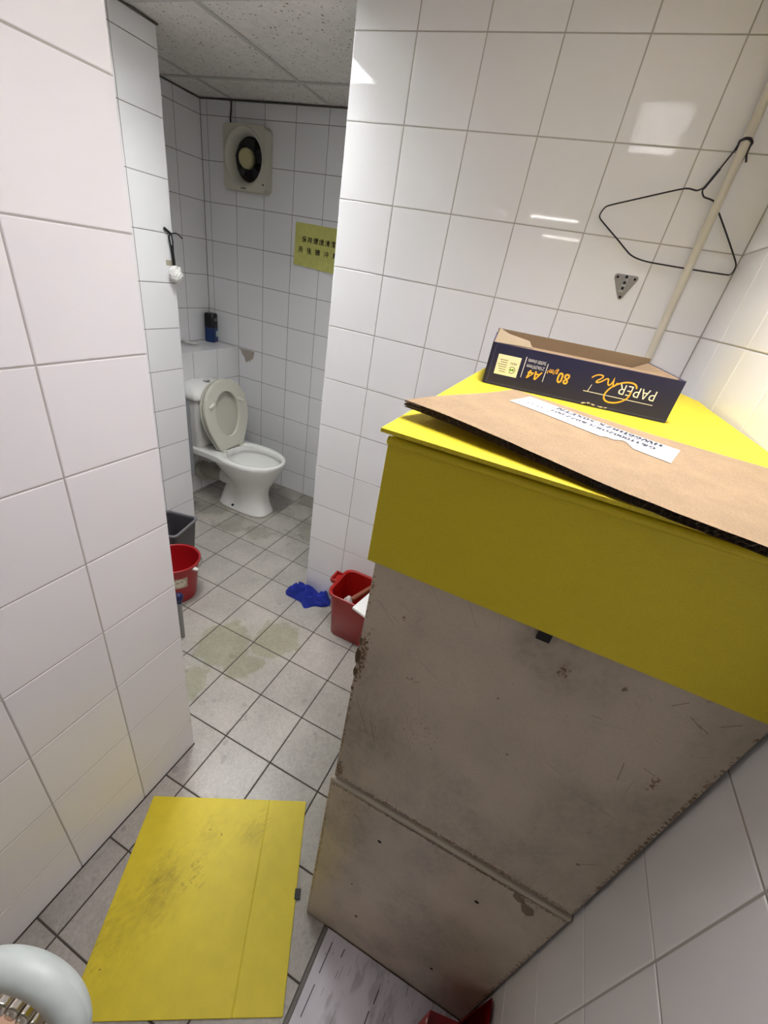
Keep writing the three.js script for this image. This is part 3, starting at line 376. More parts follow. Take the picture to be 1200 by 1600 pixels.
// ------------------------------------------------------------ pipe, hanger, bracket on the middle wall
const pipeX = (y) => 1.4835 + (2.23 - y) * 0.0095;
{
  const t = thing('wall_pipe', 'thin cream vertical pipe on the wall behind the cabinet', 'pipe', [0, 0, 0]);
  part('pipe', rod([pipeX(0), 0, -0.404], [pipeX(2.23), 2.23, -0.404], 0.0105, 20), mat(new THREE.Color().setRGB(0.62, 0.58, 0.49), 0.32), t);
  for (const y of [0.5, 1.25, 2.16]) part('pipe_clip', merged([rbox(pipeX(y) - 0.012, pipeX(y) + 0.012, y - 0.006, y + 0.006, -0.44, -0.3925, 0.003)]), mat(0x8f8a80, 0.5), t);
}
{
  const t = thing('wire_hanger', 'dark blue wire coat hanger tied to the pipe', 'hanger', [0, 0, 0]);
  const S = 1.009, Z = -0.4235, W = ([x, y], z = Z) => [1.28164 + (x - 1.28164) * S, 1.57607 + (y - 1.57607) * S, z], wm = mat(0x120f22, 0.35), r = 0.0019;
  part('wire_frame', merged([tube([[1.443, 1.88], [1.430, 1.873], [1.402, 1.8745], [1.33, 1.852], [1.245, 1.824], [1.232, 1.816], [1.2265, 1.801], [1.233, 1.79], [1.29, 1.753], [1.335, 1.7235], [1.36, 1.715], [1.395, 1.711], [1.481, 1.7095], [1.578, 1.7095], [1.588, 1.712], [1.5905, 1.722], [1.586, 1.738], [1.54, 1.79], [1.498, 1.835], [1.476, 1.856], [1.452, 1.862], [1.443, 1.872], [1.4425, 1.882]].map((q) => W(q)), r, 260, 8, 0.35)]), wm, t);
  part('neck', merged([tube([[1.443, 1.878], [1.448, 1.89], [1.459, 1.918]].map((q) => W(q)), 0.0032, 24), tube([[1.456, 1.911], [1.472, 1.954], [1.477, 1.964]].map((q) => W(q)), r, 20)]), wm, t);
  part('hook', tube([[1.475, 1.958, -0.4235], [1.4755, 1.966, -0.415], [1.4735, 1.970, -0.404], [1.480, 1.972, -0.3915], [1.490, 1.972, -0.3925], [1.499, 1.968, -0.404], [1.497, 1.962, -0.416]], 0.0032, 50), wm, t);
  part('tie_end', merged([tube([[1.4985, 1.966, -0.405], [1.5, 1.95, -0.412], [1.507, 1.936, -0.416]], 0.0022, 16), tube([[1.4985, 1.966, -0.405], [1.498, 1.945, -0.414], [1.4965, 1.925, -0.417]], 0.0018, 16)]), wm, t);
}
{
  const t = thing('triangular_bracket', 'small triangular metal bracket screwed to the tiles below the hanger', 'bracket', [1.352, 1.65, ZM]);
  const m = mat(new THREE.Color().setRGB(0.33, 0.32, 0.30), 0.38, { metalness: 0.85 }), s = new THREE.Shape(); s.moveTo(-0.024, 0.026); s.lineTo(0.026, 0.026); s.quadraticCurveTo(0.034, 0.024, 0.031, 0.016); s.lineTo(0.01, -0.032); s.quadraticCurveTo(0.004, -0.04, -0.002, -0.032); s.lineTo(-0.029, 0.014); s.quadraticCurveTo(-0.033, 0.024, -0.024, 0.026);
  part('plate', shapeGeo(s, 0.0018, 0.0006).translate(0, 0, 0.0006), m, t);
  const bar = part('slot_bar', merged([rbox(-0.0045, 0.0065, -0.02, 0.026, 0.0018, 0.0075, 0.0015)]).rotateZ(-0.04), mat(new THREE.Color().setRGB(0.75, 0.75, 0.75), 0.2, { metalness: 1 }), t);
  for (const y of [0.021, 0.006, -0.008]) part('slot', rbox(-0.003, 0.005, y - 0.0038, y + 0.0038, 0.0072, 0.008, 0.0004), mat(0x050505, 0.6), bar);
  for (const [x, y] of [[-0.022, 0.018], [0.024, 0.018], [0.004, -0.03]]) part('screw', cyl(0.0036, 0.0032, 0.0016, 0, 0, 0, 14).rotateX(Math.PI / 2).translate(x, y, 0.0026), mat(0x17130f, 0.5, { metalness: 0.6 }), t);
}

// ------------------------------------------------------------ steel cabinet, two units
const CX0 = 1.141, CX1 = 1.594, CZ0 = -0.16, CZ1 = 0.675;
const steelRGB = [0.5, 0.44, 0.35];
function steelTex(w, h, x0, x1, y0, y1, seed, draw) {
  const r = rng(seed);
  return canvasTex(w, h, (c) => {
    const id = c.createImageData(w, h);
    for (let j = 0; j < h; j++) for (let i = 0; i < w; i++) {
      const x = lerp(x0, x1, i / w), y = lerp(y1, y0, j / h), k = 4 * (j * w + i);
      let g = 196 + (fbm(x * 11, y * 11, seed) - 0.5) * 20 + (vnoise(x * 420, y * 420, seed + 3) - 0.5) * 8;
      const grime = sstep(0.35, 0.85, fbm(x * 14 + 3, y * 9, seed + 20, 6)) * 0.13 * (0.6 + 0.8 * vnoise(x * 160, y * 110, seed + 31)); g *= 1 - grime;
      id.data[k] = g; id.data[k + 1] = g * 0.935; id.data[k + 2] = g * 0.84; id.data[k + 3] = 255;
    }
    c.putImageData(id, 0, 0);
    const X = (x) => (x - x0) / (x1 - x0) * w, Y = (y) => (y1 - y) / (y1 - y0) * h, P = w / (x1 - x0);
    const scratch = (x, y, l, a, lw = 1.2, col = 'rgba(60,48,36,.55)') => { c.strokeStyle = col; c.lineWidth = lw; c.beginPath(); c.moveTo(X(x), Y(y)); c.lineTo(X(x) + l * P * Math.cos(a), Y(y) - l * P * Math.sin(a)); c.stroke(); };
    const rust = (x, y, sx, sy, n, a = 0.5) => { for (let q = 0; q < n; q++) { const u = (r() + r() + r() - 1.5), v = (r() + r() + r() - 1.5), t = r(); c.fillStyle = `rgba(${70 + t * 50 | 0},${48 + t * 34 | 0},${26 + t * 24 | 0},${a * (0.4 + r() * 0.6)})`; c.beginPath(); c.ellipse(X(x + u * sx), Y(y + v * sy), (0.4 + r() * 1.6) * P * 0.0011, (0.4 + r() * 1.8) * P * 0.0011, r() * 3, 0, 7); c.fill(); } };
    for (let q = 0; q < 130; q++) { const x = lerp(x0, x1, r()), y = lerp(y0, y1, r()); scratch(x, y, 0.004 + r() ** 3 * 0.05, r() * 6.28, 0.6 + r(), `rgba(70,58,44,${0.1 + r() * 0.25})`); }
    draw(c, { X, Y, P, scratch, rust, r });
  });
}
const bodyM = mat(new THREE.Color().setRGB(...steelRGB), 0.45);
{
  const t = thing('steel_cabinet', 'upper beige steel cabinet under the yellow cover', 'cabinet', [0, 0, 0]);
  const y0 = 0.722, y1 = 1.4205;
  part('body', rbox(CX0, CX1, y0, y1, CZ0, CZ1 - 0.002, 0.003), bodyM, t);
  const tex = steelTex(768, 1184, CX0, CX1, y0, y1, 41, (c, { X, Y, P, scratch, rust, r }) => {
    rust(1.148, 1.07, 0.008, 0.05, 260, 0.7); rust(1.143, 0.95, 0.003, 0.25, 240, 0.6); rust(1.146, 0.75, 0.01, 0.03, 200, 0.7); rust(1.37, 0.726, 0.24, 0.004, 700, 0.7); rust(1.592, 0.95, 0.003, 0.25, 300, 0.7);
    rust(1.269, 0.968, 0.03, 0.03, 60, 0.35); rust(1.23, 1.073, 0.01, 0.008, 10, 0.5); rust(1.401, 1.206, 0.006, 0.01, 22, 0.7); rust(1.465, 1.217, 0.003, 0.003, 6, 0.6); rust(1.198, 1.177, 0.004, 0.006, 9, 0.6); rust(1.348, 1.114, 0.002, 0.002, 4, 0.6); rust(1.392, 1.017, 0.002, 0.002, 4, 0.6); rust(1.551, 1.094, 0.006, 0.012, 40, 0.6); rust(1.55, 0.86, 0.002, 0.002, 5, 0.6);
    for (const [x, y, l, a] of [[1.533, 1.217, 0.02, -0.6], [1.544, 1.211, 0.014, -0.5], [1.512, 1.221, 0.018, 0.9], [1.518, 1.071, 0.035, 1.75], [1.532, 1.112, 0.015, -0.3], [1.55, 0.86, 0.03, 0.9], [1.452, 1.157, 0.012, 0.1], [1.535, 1.245, 0.02, 0.7], [1.2, 0.887, 0.05, 1.9], [1.15, 0.98, 0.09, -1.2], [1.56, 1.22, 0.02, 0.8]]) scratch(x, y, l, a, 1.5, 'rgba(64,50,36,.5)');
    for (let q = 0; q < 60; q++) scratch(1.15 + r() * 0.12, 0.76 + r() * 0.28, 0.01 + r() * 0.05, 1.2 + r() * 1.2, 0.8, `rgba(74,58,44,${0.12 + r() * 0.25})`);
    for (let q = 0; q < 40; q++) scratch(1.15 + r() * 0.43, 0.726, 0.01 + r() * 0.03, 1.4 + r() * 0.4, 1, `rgba(60,44,30,${0.15 + r() * 0.3})`);
  });
  part('front_panel', new THREE.PlaneGeometry(CX1 - CX0 - 0.004, y1 - y0 - 0.004).translate((CX0 + CX1) / 2, (y0 + y1) / 2, CZ1), mat(0xffffff, 0.38, { map: tex }), t);
  for (const [y, h, w] of [[1.1, 0.022, 0.008], [1.066, 0.04, 0.012], [1.03, 0.026, 0.009], [0.99, 0.012, 0.006]]) part('paint_flake', new THREE.DodecahedronGeometry(0.5, 1).scale(w, h, 0.004).translate(CX0 + 0.003, y, CZ1 - 0.0015), mat(0x5d4c38, 0.9), t);
}
{
  const t = thing('steel_cabinet', 'lower beige steel cabinet with bolt holes standing on the floor', 'cabinet', [0, 0, 0]);
  const x0 = 1.136, y1 = 0.718, z1 = 0.679;
  part('body', merged([rbox(x0, CX1 + 0.001, 0.0005, 0.706, CZ0, z1 - 0.002, 0.003), rbox(x0, CX1 + 0.001, 0.7065, y1, CZ0, z1 + 0.0015, 0.004)]), bodyM, t);
  const tex = steelTex(768, 1184, x0, CX1, 0, 0.706, 67, (c, { X, Y, P, scratch, rust, r }) => {
    rust(1.37, 0.703, 0.24, 0.004, 800, 0.7); rust(1.139, 0.35, 0.003, 0.35, 420, 0.6); rust(1.37, 0.003, 0.25, 0.003, 300, 0.6); rust(1.592, 0.35, 0.004, 0.35, 420, 0.7); rust(1.19, 0.64, 0.03, 0.04, 50, 0.4);
    for (let q = 0; q < 26; q++) scratch(1.15 + r() * 0.06, 0.56 + r() * 0.13, 0.01 + r() * 0.03, -0.2 - r() * 0.5, 1.1, `rgba(110,70,40,${0.2 + r() * 0.35})`);
    c.fillStyle = 'rgba(92,72,50,.75)'; for (const pts of [[[1.506, 0.702], [1.524, 0.7], [1.53, 0.686], [1.52, 0.678], [1.508, 0.686]], [[1.522, 0.69], [1.546, 0.683], [1.552, 0.665], [1.544, 0.651], [1.533, 0.657], [1.528, 0.67]]]) { c.beginPath(); pts.forEach(([x, y], i) => i ? c.lineTo(X(x), Y(y)) : c.moveTo(X(x), Y(y))); c.fill(); }
    for (let q = 0; q < 60; q++) scratch(1.14 + r() * 0.45, 0.70, 0.01 + r() * 0.03, -1.4 - r() * 0.3, 1, `rgba(60,44,30,${0.1 + r() * 0.25})`);
  });
  part('front_panel', new THREE.PlaneGeometry(CX1 - x0 - 0.004, 0.702).translate((x0 + CX1) / 2, 0.3535, z1), mat(0xffffff, 0.36, { map: tex }), t);
  for (const [x, y, r] of [[1.264, 0.596, 0.0042], [1.467, 0.596, 0.0042], [1.269, 0.19, 0.0036], [1.472, 0.187, 0.0036], [1.236, 0.343, 0.002]]) part('bolt_hole', rod([x, y, z1 - 0.004], [x, y, z1 + 0.0006], r, 16), mat(0x050403, 0.9), t);
}
// ------------------------------------------------------------ yellow cover over the cabinet
const feltTex = dataTex(512, 512, (u, v) => { const n = 232 + (vnoise(u * 256, v * 256, 3, 256) - 0.5) * 26 + (fbm(u * 8, v * 8, 5, 4, 8) - 0.5) * 5; return [n, n, n]; }, { repeat: [3, 3] });
const yellowRGB = new THREE.Color().setRGB(0.83, 0.675, 0.024);
const yellowM = mat(yellowRGB, 0.55, { map: feltTex });
const blackM = mat(0x0a0b10, 0.5);
{
  const t = thing('yellow_cover', 'bright yellow folded sheet draped over the cabinet top and front', 'cover', [0, 0, 0]);
  const top = shapeGeo([[1.131, -0.702], [1.5955, -0.704], [1.597, -0.3], [1.577, 0.08], [1.555, 0.15], [1.131, 0.15]], 0.0035, 0.0006); top.rotateX(-Math.PI / 2); top.translate(0, 1.4325, 0); part('top_sheet', top, yellowM, t);
  const under = rbox(1.137, 1.5955, 1.4207, 1.4265, -0.14, 0.684, 0.0028, 3); part('under_fold', under, yellowM, t);
  part('front_flap', rbox(1.1345, 1.597, 1.255, 1.423, 0.6815, 0.6855, 0.001), yellowM, t);
  part('fold_strip', rod([1.1355, 1.4205, 0.688], [1.5955, 1.4205, 0.688], 0.0048, 14), yellowM, t);
  part('spacer_strip', box(1.15, 1.59, 1.4275, 1.4325, -0.12, 0.66), yellowM, t);
  part('magnet_tab', rbox(1.3555, 1.3715, 1.2385, 1.2585, 0.6765, 0.6812, 0.001), blackM, t);
}
// ------------------------------------------------------------ cardboard sheet with its label
{
  const A = [1.133, 0.652], U = [0.334, 0.0745], V = [0.087, -0.258];   // near left corner, along the near edge (1 = 0.342 m), to the far edge
  const at = (u, v) => { let x = A[0] + U[0] * u + V[0] * v, z = A[1] + U[1] * u + V[1] * v; const y = 1.4385 + 0.011 * (1 - sstep(0, 0.75, u)) * (1 - 0.8 * sstep(0, 0.9, v)) + 0.0012 * Math.sin(u * 5 + v * 2); return [x, y, z]; };
  const umax = (v) => (1.592 - A[0] - V[0] * v) / U[0];
  const NU = 36, NV = 12, P = (i, j, dy) => { const v = j / NV, p = at(i / NU * umax(v), v); p[1] += dy; if (j === 0) p[2] += 0.0025 * (fbm(i * 0.9, 2, 8) - 0.5); return p; };
  const T = 0.0074, sheet = (dy, flip) => { const g = new THREE.BufferGeometry(), pos = [], uv = [], idx = []; for (let j = 0; j <= NV; j++) for (let i = 0; i <= NU; i++) { const p = P(i, j, dy); pos.push(...p); uv.push(p[0] * 4, p[2] * 4); } for (let j = 0; j < NV; j++) for (let i = 0; i < NU; i++) { const a = j * (NU + 1) + i, b = a + 1, c = a + NU + 1, d = c + 1; flip ? idx.push(a, c, b, b, c, d) : idx.push(a, b, c, b, d, c); } g.setAttribute('position', new THREE.Float32BufferAttribute(pos, 3)); g.setAttribute('uv', new THREE.Float32BufferAttribute(uv, 2)); g.setIndex(idx); g.computeVertexNormals(); return g; };
  const kraft = dataTex(512, 512, (u, v) => { const f = (vnoise(u * 256, v * 80, 3) - 0.5) * 12 + (fbm(u * 10, v * 10, 5, 4, 10) - 0.5) * 18 + (vnoise(u * 500, v * 500, 8) - 0.5) * 9, r = 142 + f; return [r, r * 0.85, r * 0.635]; });
  const km = mat(0xffffff, 0.8, { map: kraft, side: THREE.DoubleSide });
  const t = thing('cardboard_sheet', 'flat brown corrugated cardboard sheet with dark cut edge on the yellow cover', 'cardboard', [0, 0, 0]);
  part('liner', merged([sheet(T, false), sheet(0, true)]), km, t);
  // the cut edge is open: a middle liner and two layers of fluting run in from it
  const ribbon = (get, n, depth) => { const pos = [], uv = [], idx = []; for (let i = 0; i <= n; i++) for (const v of [0, depth]) { const p = get(i / n, v); pos.push(...p); uv.push(p[0] * 4, p[2] * 4); } for (let i = 0; i < n; i++) { const a = 2 * i; idx.push(a, a + 2, a + 1, a + 1, a + 2, a + 3); } const g = new THREE.BufferGeometry(); g.setAttribute('position', new THREE.Float32BufferAttribute(pos, 3)); g.setAttribute('uv', new THREE.Float32BufferAttribute(uv, 2)); g.setIndex(idx); g.computeVertexNormals(); return g; };
  const inU = (k, v, dy) => { const p = at(k * umax(v), v); p[1] += dy; p[2] += 0.0025 * (fbm(k * NU * 0.9, 2, 8) - 0.5) * (v === 0 ? 1 : 0); return p; };
  const inV = (k, d, dy) => { const p = at(d, k); p[1] += dy; return p; };
  const fluteM = mat(new THREE.Color().setRGB(0.17, 0.125, 0.085), 0.95, { side: THREE.DoubleSide });
  part('middle_liner', merged([ribbon((k, v) => inU(k, v, T * 0.5), 60, 0.09), ribbon((k, d) => inV(k, d, T * 0.5), 30, 0.06)]), fluteM, t);
  const wave = (k, n) => Math.sin(k * n * Math.PI * 2);
  for (const c of [0.25, 0.75]) { part('fluting', ribbon((k, v) => inU(k, v, T * (c + 0.235 * wave(k, 66 + c * 10))), 66 * 10, 0.09), fluteM, t); part('fluting', ribbon((k, d) => inV(k, d, T * (c + 0.235 * wave(k, 40))), 400, 0.06), fluteM, t); }
  // printed label stuck on the sheet, read from the other side
  const L0 = [1.227, 0.4925], LU = [0.195, 0.0708], LV = [0.021, -0.071];
  const solve = (x, z) => { const dx = x - A[0], dz = z - A[1], D = U[0] * V[1] - U[1] * V[0]; return [(dx * V[1] - dz * V[0]) / D, (U[0] * dz - U[1] * dx) / D]; };
  const NX = 80, NY = 12, low = (a) => { const P = [[0, 0], [0.62, 0], [0.635, 0.1], [0.69, 0.12], [0.72, 0.3], [0.75, 0.26], [0.80, 0.02], [1, 0]]; for (let i = 0; i < 7; i++) if (a <= P[i + 1][0]) return lerp(P[i][1], P[i + 1][1], (a - P[i][0]) / (P[i + 1][0] - P[i][0])); return 0; };
  const g = new THREE.PlaneGeometry(1, 1, NX, NY), lp = g.attributes.position, luv = g.attributes.uv;
  for (let i = 0; i < lp.count; i++) { const a = lp.getX(i) + 0.5, b = lerp(low(a), 1, lp.getY(i) + 0.5), x = L0[0] + LU[0] * a + LV[0] * b, z = L0[1] + LU[1] * a + LV[1] * b; luv.setXY(i, a, b); lp.setXYZ(i, x, at(...solve(x, z))[1] + T + 0.0008, z); }
  g.computeVertexNormals();
  const ltex = canvasTex(1024, 384, (c, w, h) => { c.fillStyle = '#c9ced3'; c.fillRect(0, 0, w, h); c.translate(w, h); c.rotate(Math.PI); c.fillStyle = '#0b0f1c'; c.font = 'bold 96px sans-serif'; c.lineWidth = 5; c.strokeStyle = '#0b0f1c'; c.fillText('HW66HRZX-S0XETN', 90, 372, 700); c.strokeText('HW66HRZX-S0XETN', 90, 372, 700); c.font = 'bold 52px sans-serif'; c.fillText('rev rev PC0 MC', 110, 300, 230); c.fillText('P52/100', 640, 300, 170); c.font = 'bold 92px sans-serif'; c.fillText('G&1T0002OR/C&072-001', 110, 235, 680); c.strokeText('G&1T0002OR/C&072-001', 110, 235, 680); c.font = 'bold italic 80px sans-serif'; c.fillText('0/0', 830, 190, 110); });
  part('shipping_label', g, mat(0xffffff, 0.6, { map: ltex, side: THREE.DoubleSide }), t);
}
// ------------------------------------------------------------ cut-down paper carton
{
  const ang = Math.atan2(0.045, 0.294), t = thing('paper_carton', 'dark blue cut-down copy paper carton standing upside down on the yellow cover', 'box', [1.161, 1.4371, 0.337], ang);
  const W = 0.3, H = 0.067, D = 0.205, th = 0.004, navy = mat(0x10123e, 0.42), kraft = mat(new THREE.Color().setRGB(0.20, 0.135, 0.07), 0.85);
  const ptex = canvasTex(1536, 344, (c, w, h) => {
    c.fillStyle = '#13153f'; c.fillRect(0, 0, w, h); c.translate(w, h); c.rotate(Math.PI);   // drawn upright, shown upside down
    const S = w / 0.3;
    c.strokeStyle = 'rgba(150,155,190,.5)'; c.lineWidth = 3; c.strokeRect(-10, 18, w - 15, h - 20);
    // brand mark: PAPER over a rule, script "One" in gold
    c.fillStyle = '#f3efe4'; c.font = '112px sans-serif'; c.fillText('PAPER', 150, 226, 300);
    c.fillRect(150, 112, 560, 5); c.save(); c.strokeStyle = '#f3efe4'; c.lineWidth = 5; c.beginPath(); c.moveTo(675, 115); c.lineTo(662, 175); c.stroke(); c.restore();
    c.strokeStyle = '#eeb034'; c.lineCap = 'round'; c.lineWidth = 13;
    c.beginPath(); c.moveTo(322, 218); c.bezierCurveTo(330, 268, 440, 262, 505, 190); c.bezierCurveTo(560, 120, 540, 62, 470, 66); c.bezierCurveTo(400, 70, 335, 122, 352, 178); c.stroke();
    c.lineWidth = 11; c.beginPath(); c.moveTo(478, 225); c.bezierCurveTo(490, 190, 500, 178, 512, 240); c.bezierCurveTo(520, 190, 545, 178, 552, 238); c.bezierCurveTo(558, 252, 575, 240, 590, 222); c.bezierCurveTo(625, 190, 650, 195, 630, 218); c.bezierCurveTo(595, 245, 590, 262, 622, 262); c.bezierCurveTo(650, 262, 668, 246, 680, 232); c.stroke();
    c.fillStyle = '#eeb034'; c.font = 'bold 116px sans-serif'; c.fillText('80', 846, 215, 104); c.font = 'bold 54px sans-serif'; c.fillText('g/m²', 952, 225, 92);
    c.font = 'bold italic 98px sans-serif'; c.fillText('A4', 1072, 184, 120);
    c.fillStyle = '#e9e9ee'; c.font = '38px sans-serif'; c.fillText('210x297mm', 1070, 226, 150); c.fillText('5x500 sheets', 1070, 270, 150);
    c.fillRect(1050, 110, 5, 150); c.fillRect(1236, 110, 5, 170);
    c.fillStyle = '#e6e2c6'; c.fillRect(1275, 96, 195, 165); c.strokeStyle = '#33402c'; c.lineWidth = 5; c.beginPath(); c.arc(1328, 150, 26, 0.6, 5.6); c.stroke(); c.fillStyle = '#5a8f2c'; c.beginPath(); c.arc(1320, 152, 10, 0, 7); c.arc(1340, 150, 10, 0, 7); c.fill(); c.fillStyle = '#4a4a3c'; c.font = 'bold 24px sans-serif'; c.fillText('PEFC', 1300, 212, 66); for (let k = 0; k < 6; k++) c.fillRect(1380, 122 + k * 19, 50 + (k * 37 % 28), 5);
  });
  part('front_panel', merged([new THREE.PlaneGeometry(W, H).translate(W / 2, H / 2, 0.0002)]), mat(0xffffff, 0.4, { map: ptex }), t);
  part('panel_core', box(0, W, 0, H - 0.0005, -th, 0), kraft, t);
  part('side_panel', box(-0.002, th, 0, H, -D, -th), navy, t); part('side_panel', box(W - th, W + 0.002, 0, H, -D, -th), navy, t);
  part('side_liner', box(th, th + 0.001, 0.001, H - 0.001, -D + th, -th), kraft, t); part('side_liner', box(W - th - 0.001, W - th, 0.001, H - 0.001, -D + th, -th), kraft, t);
  part('back_panel', box(0, W, 0, H + 0.008, -D, -D + th), kraft, t);
  part('bottom_panel', box(th, W - th, 0, 0.004, -D + th, -th), kraft, t);
  // inner flaps folded in from front and right, one torn corner standing up
  part('front_flap', new THREE.BoxGeometry(W - 0.03, 0.003, 0.05).rotateX(0.62).translate(W / 2, H - 0.016, -0.022), kraft, t);
  part('side_flap', new THREE.BoxGeometry(0.05, 0.003, D - 0.03).rotateZ(0.5).translate(W - 0.026, H - 0.013, -D / 2), kraft, t);
  part('torn_flap', shapeGeo([[0, 0], [0.062, 0.002], [0.055, 0.011], [0.02, 0.016], [0.004, 0.022]], 0.003, 0.0004).rotateX(-0.35).translate(0, H - 0.001, -0.005), mat(new THREE.Color().setRGB(0.36, 0.29, 0.19), 0.85), t);
  const r = rng(5); part('torn_fibre', merged(Array.from({ length: 9 }, (_, i) => new THREE.TetrahedronGeometry(0.0012 + r() * 0.0016).scale(1.8, 0.8, 0.6).translate(0.165 + i * 0.005 + r() * 0.004, 0.002 + r() * 0.003, 0.001))), mat(0xb2a68a, 0.9), t);
}

// ------------------------------------------------------------ things on the floor in front
{
  const tl = [0.545, 0.665], u = [0.894, -0.447], v = [0.447, 0.894], W = 0.49, H = 0.467;
  const ang = Math.atan2(-u[1], u[0]), t = thing('yellow_mat', 'bright yellow folded board lying flat on the floor tiles', 'mat', [tl[0], 0.0003, tl[1]], ang);
  const r = rng(91), stain = canvasTex(1024, 976, (c, w, h) => {
    const id = c.createImageData(w, h); for (let i = 0; i < w * h; i++) { const x = i % w, y = i / w | 0, n = 238 + (hash(x, y, 4) - 0.5) * 12 + (fbm(x / 60, y / 60, 5) - 0.5) * 14; id.data[4 * i] = n; id.data[4 * i + 1] = n; id.data[4 * i + 2] = n; id.data[4 * i + 3] = 255; } c.putImageData(id, 0, 0);
    const S = w / W, toM = (x, z) => { const dx = x - tl[0], dz = z - tl[1]; return [(dx * u[0] + dz * u[1]) * S, (dx * v[0] + dz * v[1]) * S]; };
    const smudge = (x, z, a, b, n, al) => { const [X, Y] = toM(x, z); for (let q = 0; q < n; q++) { const p = (r() + r() + r() - 1.5) * a * S, o = (r() + r() + r() - 1.5) * b * S; c.fillStyle = `rgba(96,82,44,${al * r()})`; c.beginPath(); c.ellipse(X + p, Y + o, 2 + r() * 12, 3 + r() * 26, 0.5 + r() * 0.5, 0, 7); c.fill(); } };
    smudge(0.75, 0.813, 0.05, 0.08, 1300, 0.034); smudge(0.73, 0.90, 0.05, 0.12, 800, 0.02); smudge(0.89, 0.60, 0.05, 0.04, 500, 0.022); smudge(0.77, 0.66, 0.05, 0.06, 400, 0.022); smudge(0.805, 0.744, 0.03, 0.05, 30, 0.2); smudge(0.7, 0.95, 0.05, 0.08, 160, 0.06);
    c.strokeStyle = 'rgba(84,64,22,.85)'; c.lineWidth = 4; for (const [x, z, dx, dy] of [[0.765, 0.656, 14, -7], [0.802, 0.645, 12, 14], [0.813, 0.774, 4, 4], [0.747, 0.996, 8, -4]]) { const [X, Y] = toM(x, z); c.beginPath(); c.moveTo(X, Y); c.lineTo(X + dx, Y + dy); c.stroke(); }
    c.strokeStyle = 'rgba(110,92,40,.35)'; c.lineWidth = 2; for (let q = 0; q < 16; q++) { const [X, Y] = toM(0.86 + r() * 0.06, 0.54 + r() * 0.06); c.beginPath(); c.moveTo(X, Y); c.lineTo(X + 20 + r() * 20, Y - 10 - r() * 12); c.stroke(); }
  });
  const m = mat(yellowRGB, 0.5, { map: stain }), F = 0.37, panel = (x0, x1) => { const g = rbox(x0, x1, 0, 0.0042, 0, H, 0.0016), p = g.attributes.position, uv = g.attributes.uv; for (let i = 0; i < p.count; i++) uv.setXY(i, p.getX(i) / W, 1 - p.getZ(i) / H); return g; };
  part('wide_panel', panel(0, F - 0.0012), m, t); part('narrow_panel', panel(F + 0.0012, W), m, t); part('crease', box(F - 0.002, F + 0.002, 0.0002, 0.0026, 0.001, H - 0.001), yellowM, t);
  part('magnet_tab', rbox(W - 0.004, W + 0.012, 0.0008, 0.0058, 0.228, 0.252, 0.001), blackM, t);
}
{
  const r = rng(17), tex = canvasTex(768, 1024, (c, w, h) => {
    const id = c.createImageData(w, h); for (let i = 0; i < w * h; i++) { const x = i % w, y = i / w | 0, n = 205 + (fbm(x / 90, y / 130, 5) - 0.5) * 34 - sstep(0.55, 0.75, fbm(x / 46, y / 80, 15)) * 26; id.data[4 * i] = n; id.data[4 * i + 1] = n * 0.985; id.data[4 * i + 2] = n * 1.02; id.data[4 * i + 3] = 255; } c.putImageData(id, 0, 0);
    for (let q = 0; q < 70; q++) { const x = r() * w, y = r() ** 1.6 * h * 0.7, l = 6 + r() ** 2 * 50; c.strokeStyle = `rgba(62,54,62,${0.15 + r() * 0.4})`; c.lineWidth = 1 + r() * 3; c.beginPath(); c.moveTo(x, y); c.lineTo(x + (r() - 0.5) * 6, y + l); c.stroke(); }
    c.strokeStyle = 'rgba(40,36,44,.8)'; c.lineWidth = 5; for (const [x, y, l] of [[48, 30, 90], [44, 150, 85], [120, 24, 26], [330, 120, 60], [345, 60, 40], [300, 200, 90]]) { c.beginPath(); c.moveTo(x, y); c.lineTo(x - 4, y + l); c.stroke(); }
  });
  const g = rbox(0, 0.386, 0, 0.013, 0, 0.72, 0.002), p = g.attributes.position, uv = g.attributes.uv, nn = g.attributes.normal; for (let i = 0; i < p.count; i++) uv.setXY(i, p.getX(i) / 0.386, 1 - p.getZ(i) / 0.72);
  const t = thing('floor_board', 'scuffed white board on the floor at the foot of the cabinet', 'board', [1.2105, 0.0003, 0.6815]);
  part('board', g, mat(0xffffff, 0.4, { map: tex }), t);
  part('edge_strip', rbox(-0.011, -0.0005, 0, 0.008, 0, 0.72, 0.002), mat(0x6c6862, 0.6), t);
}
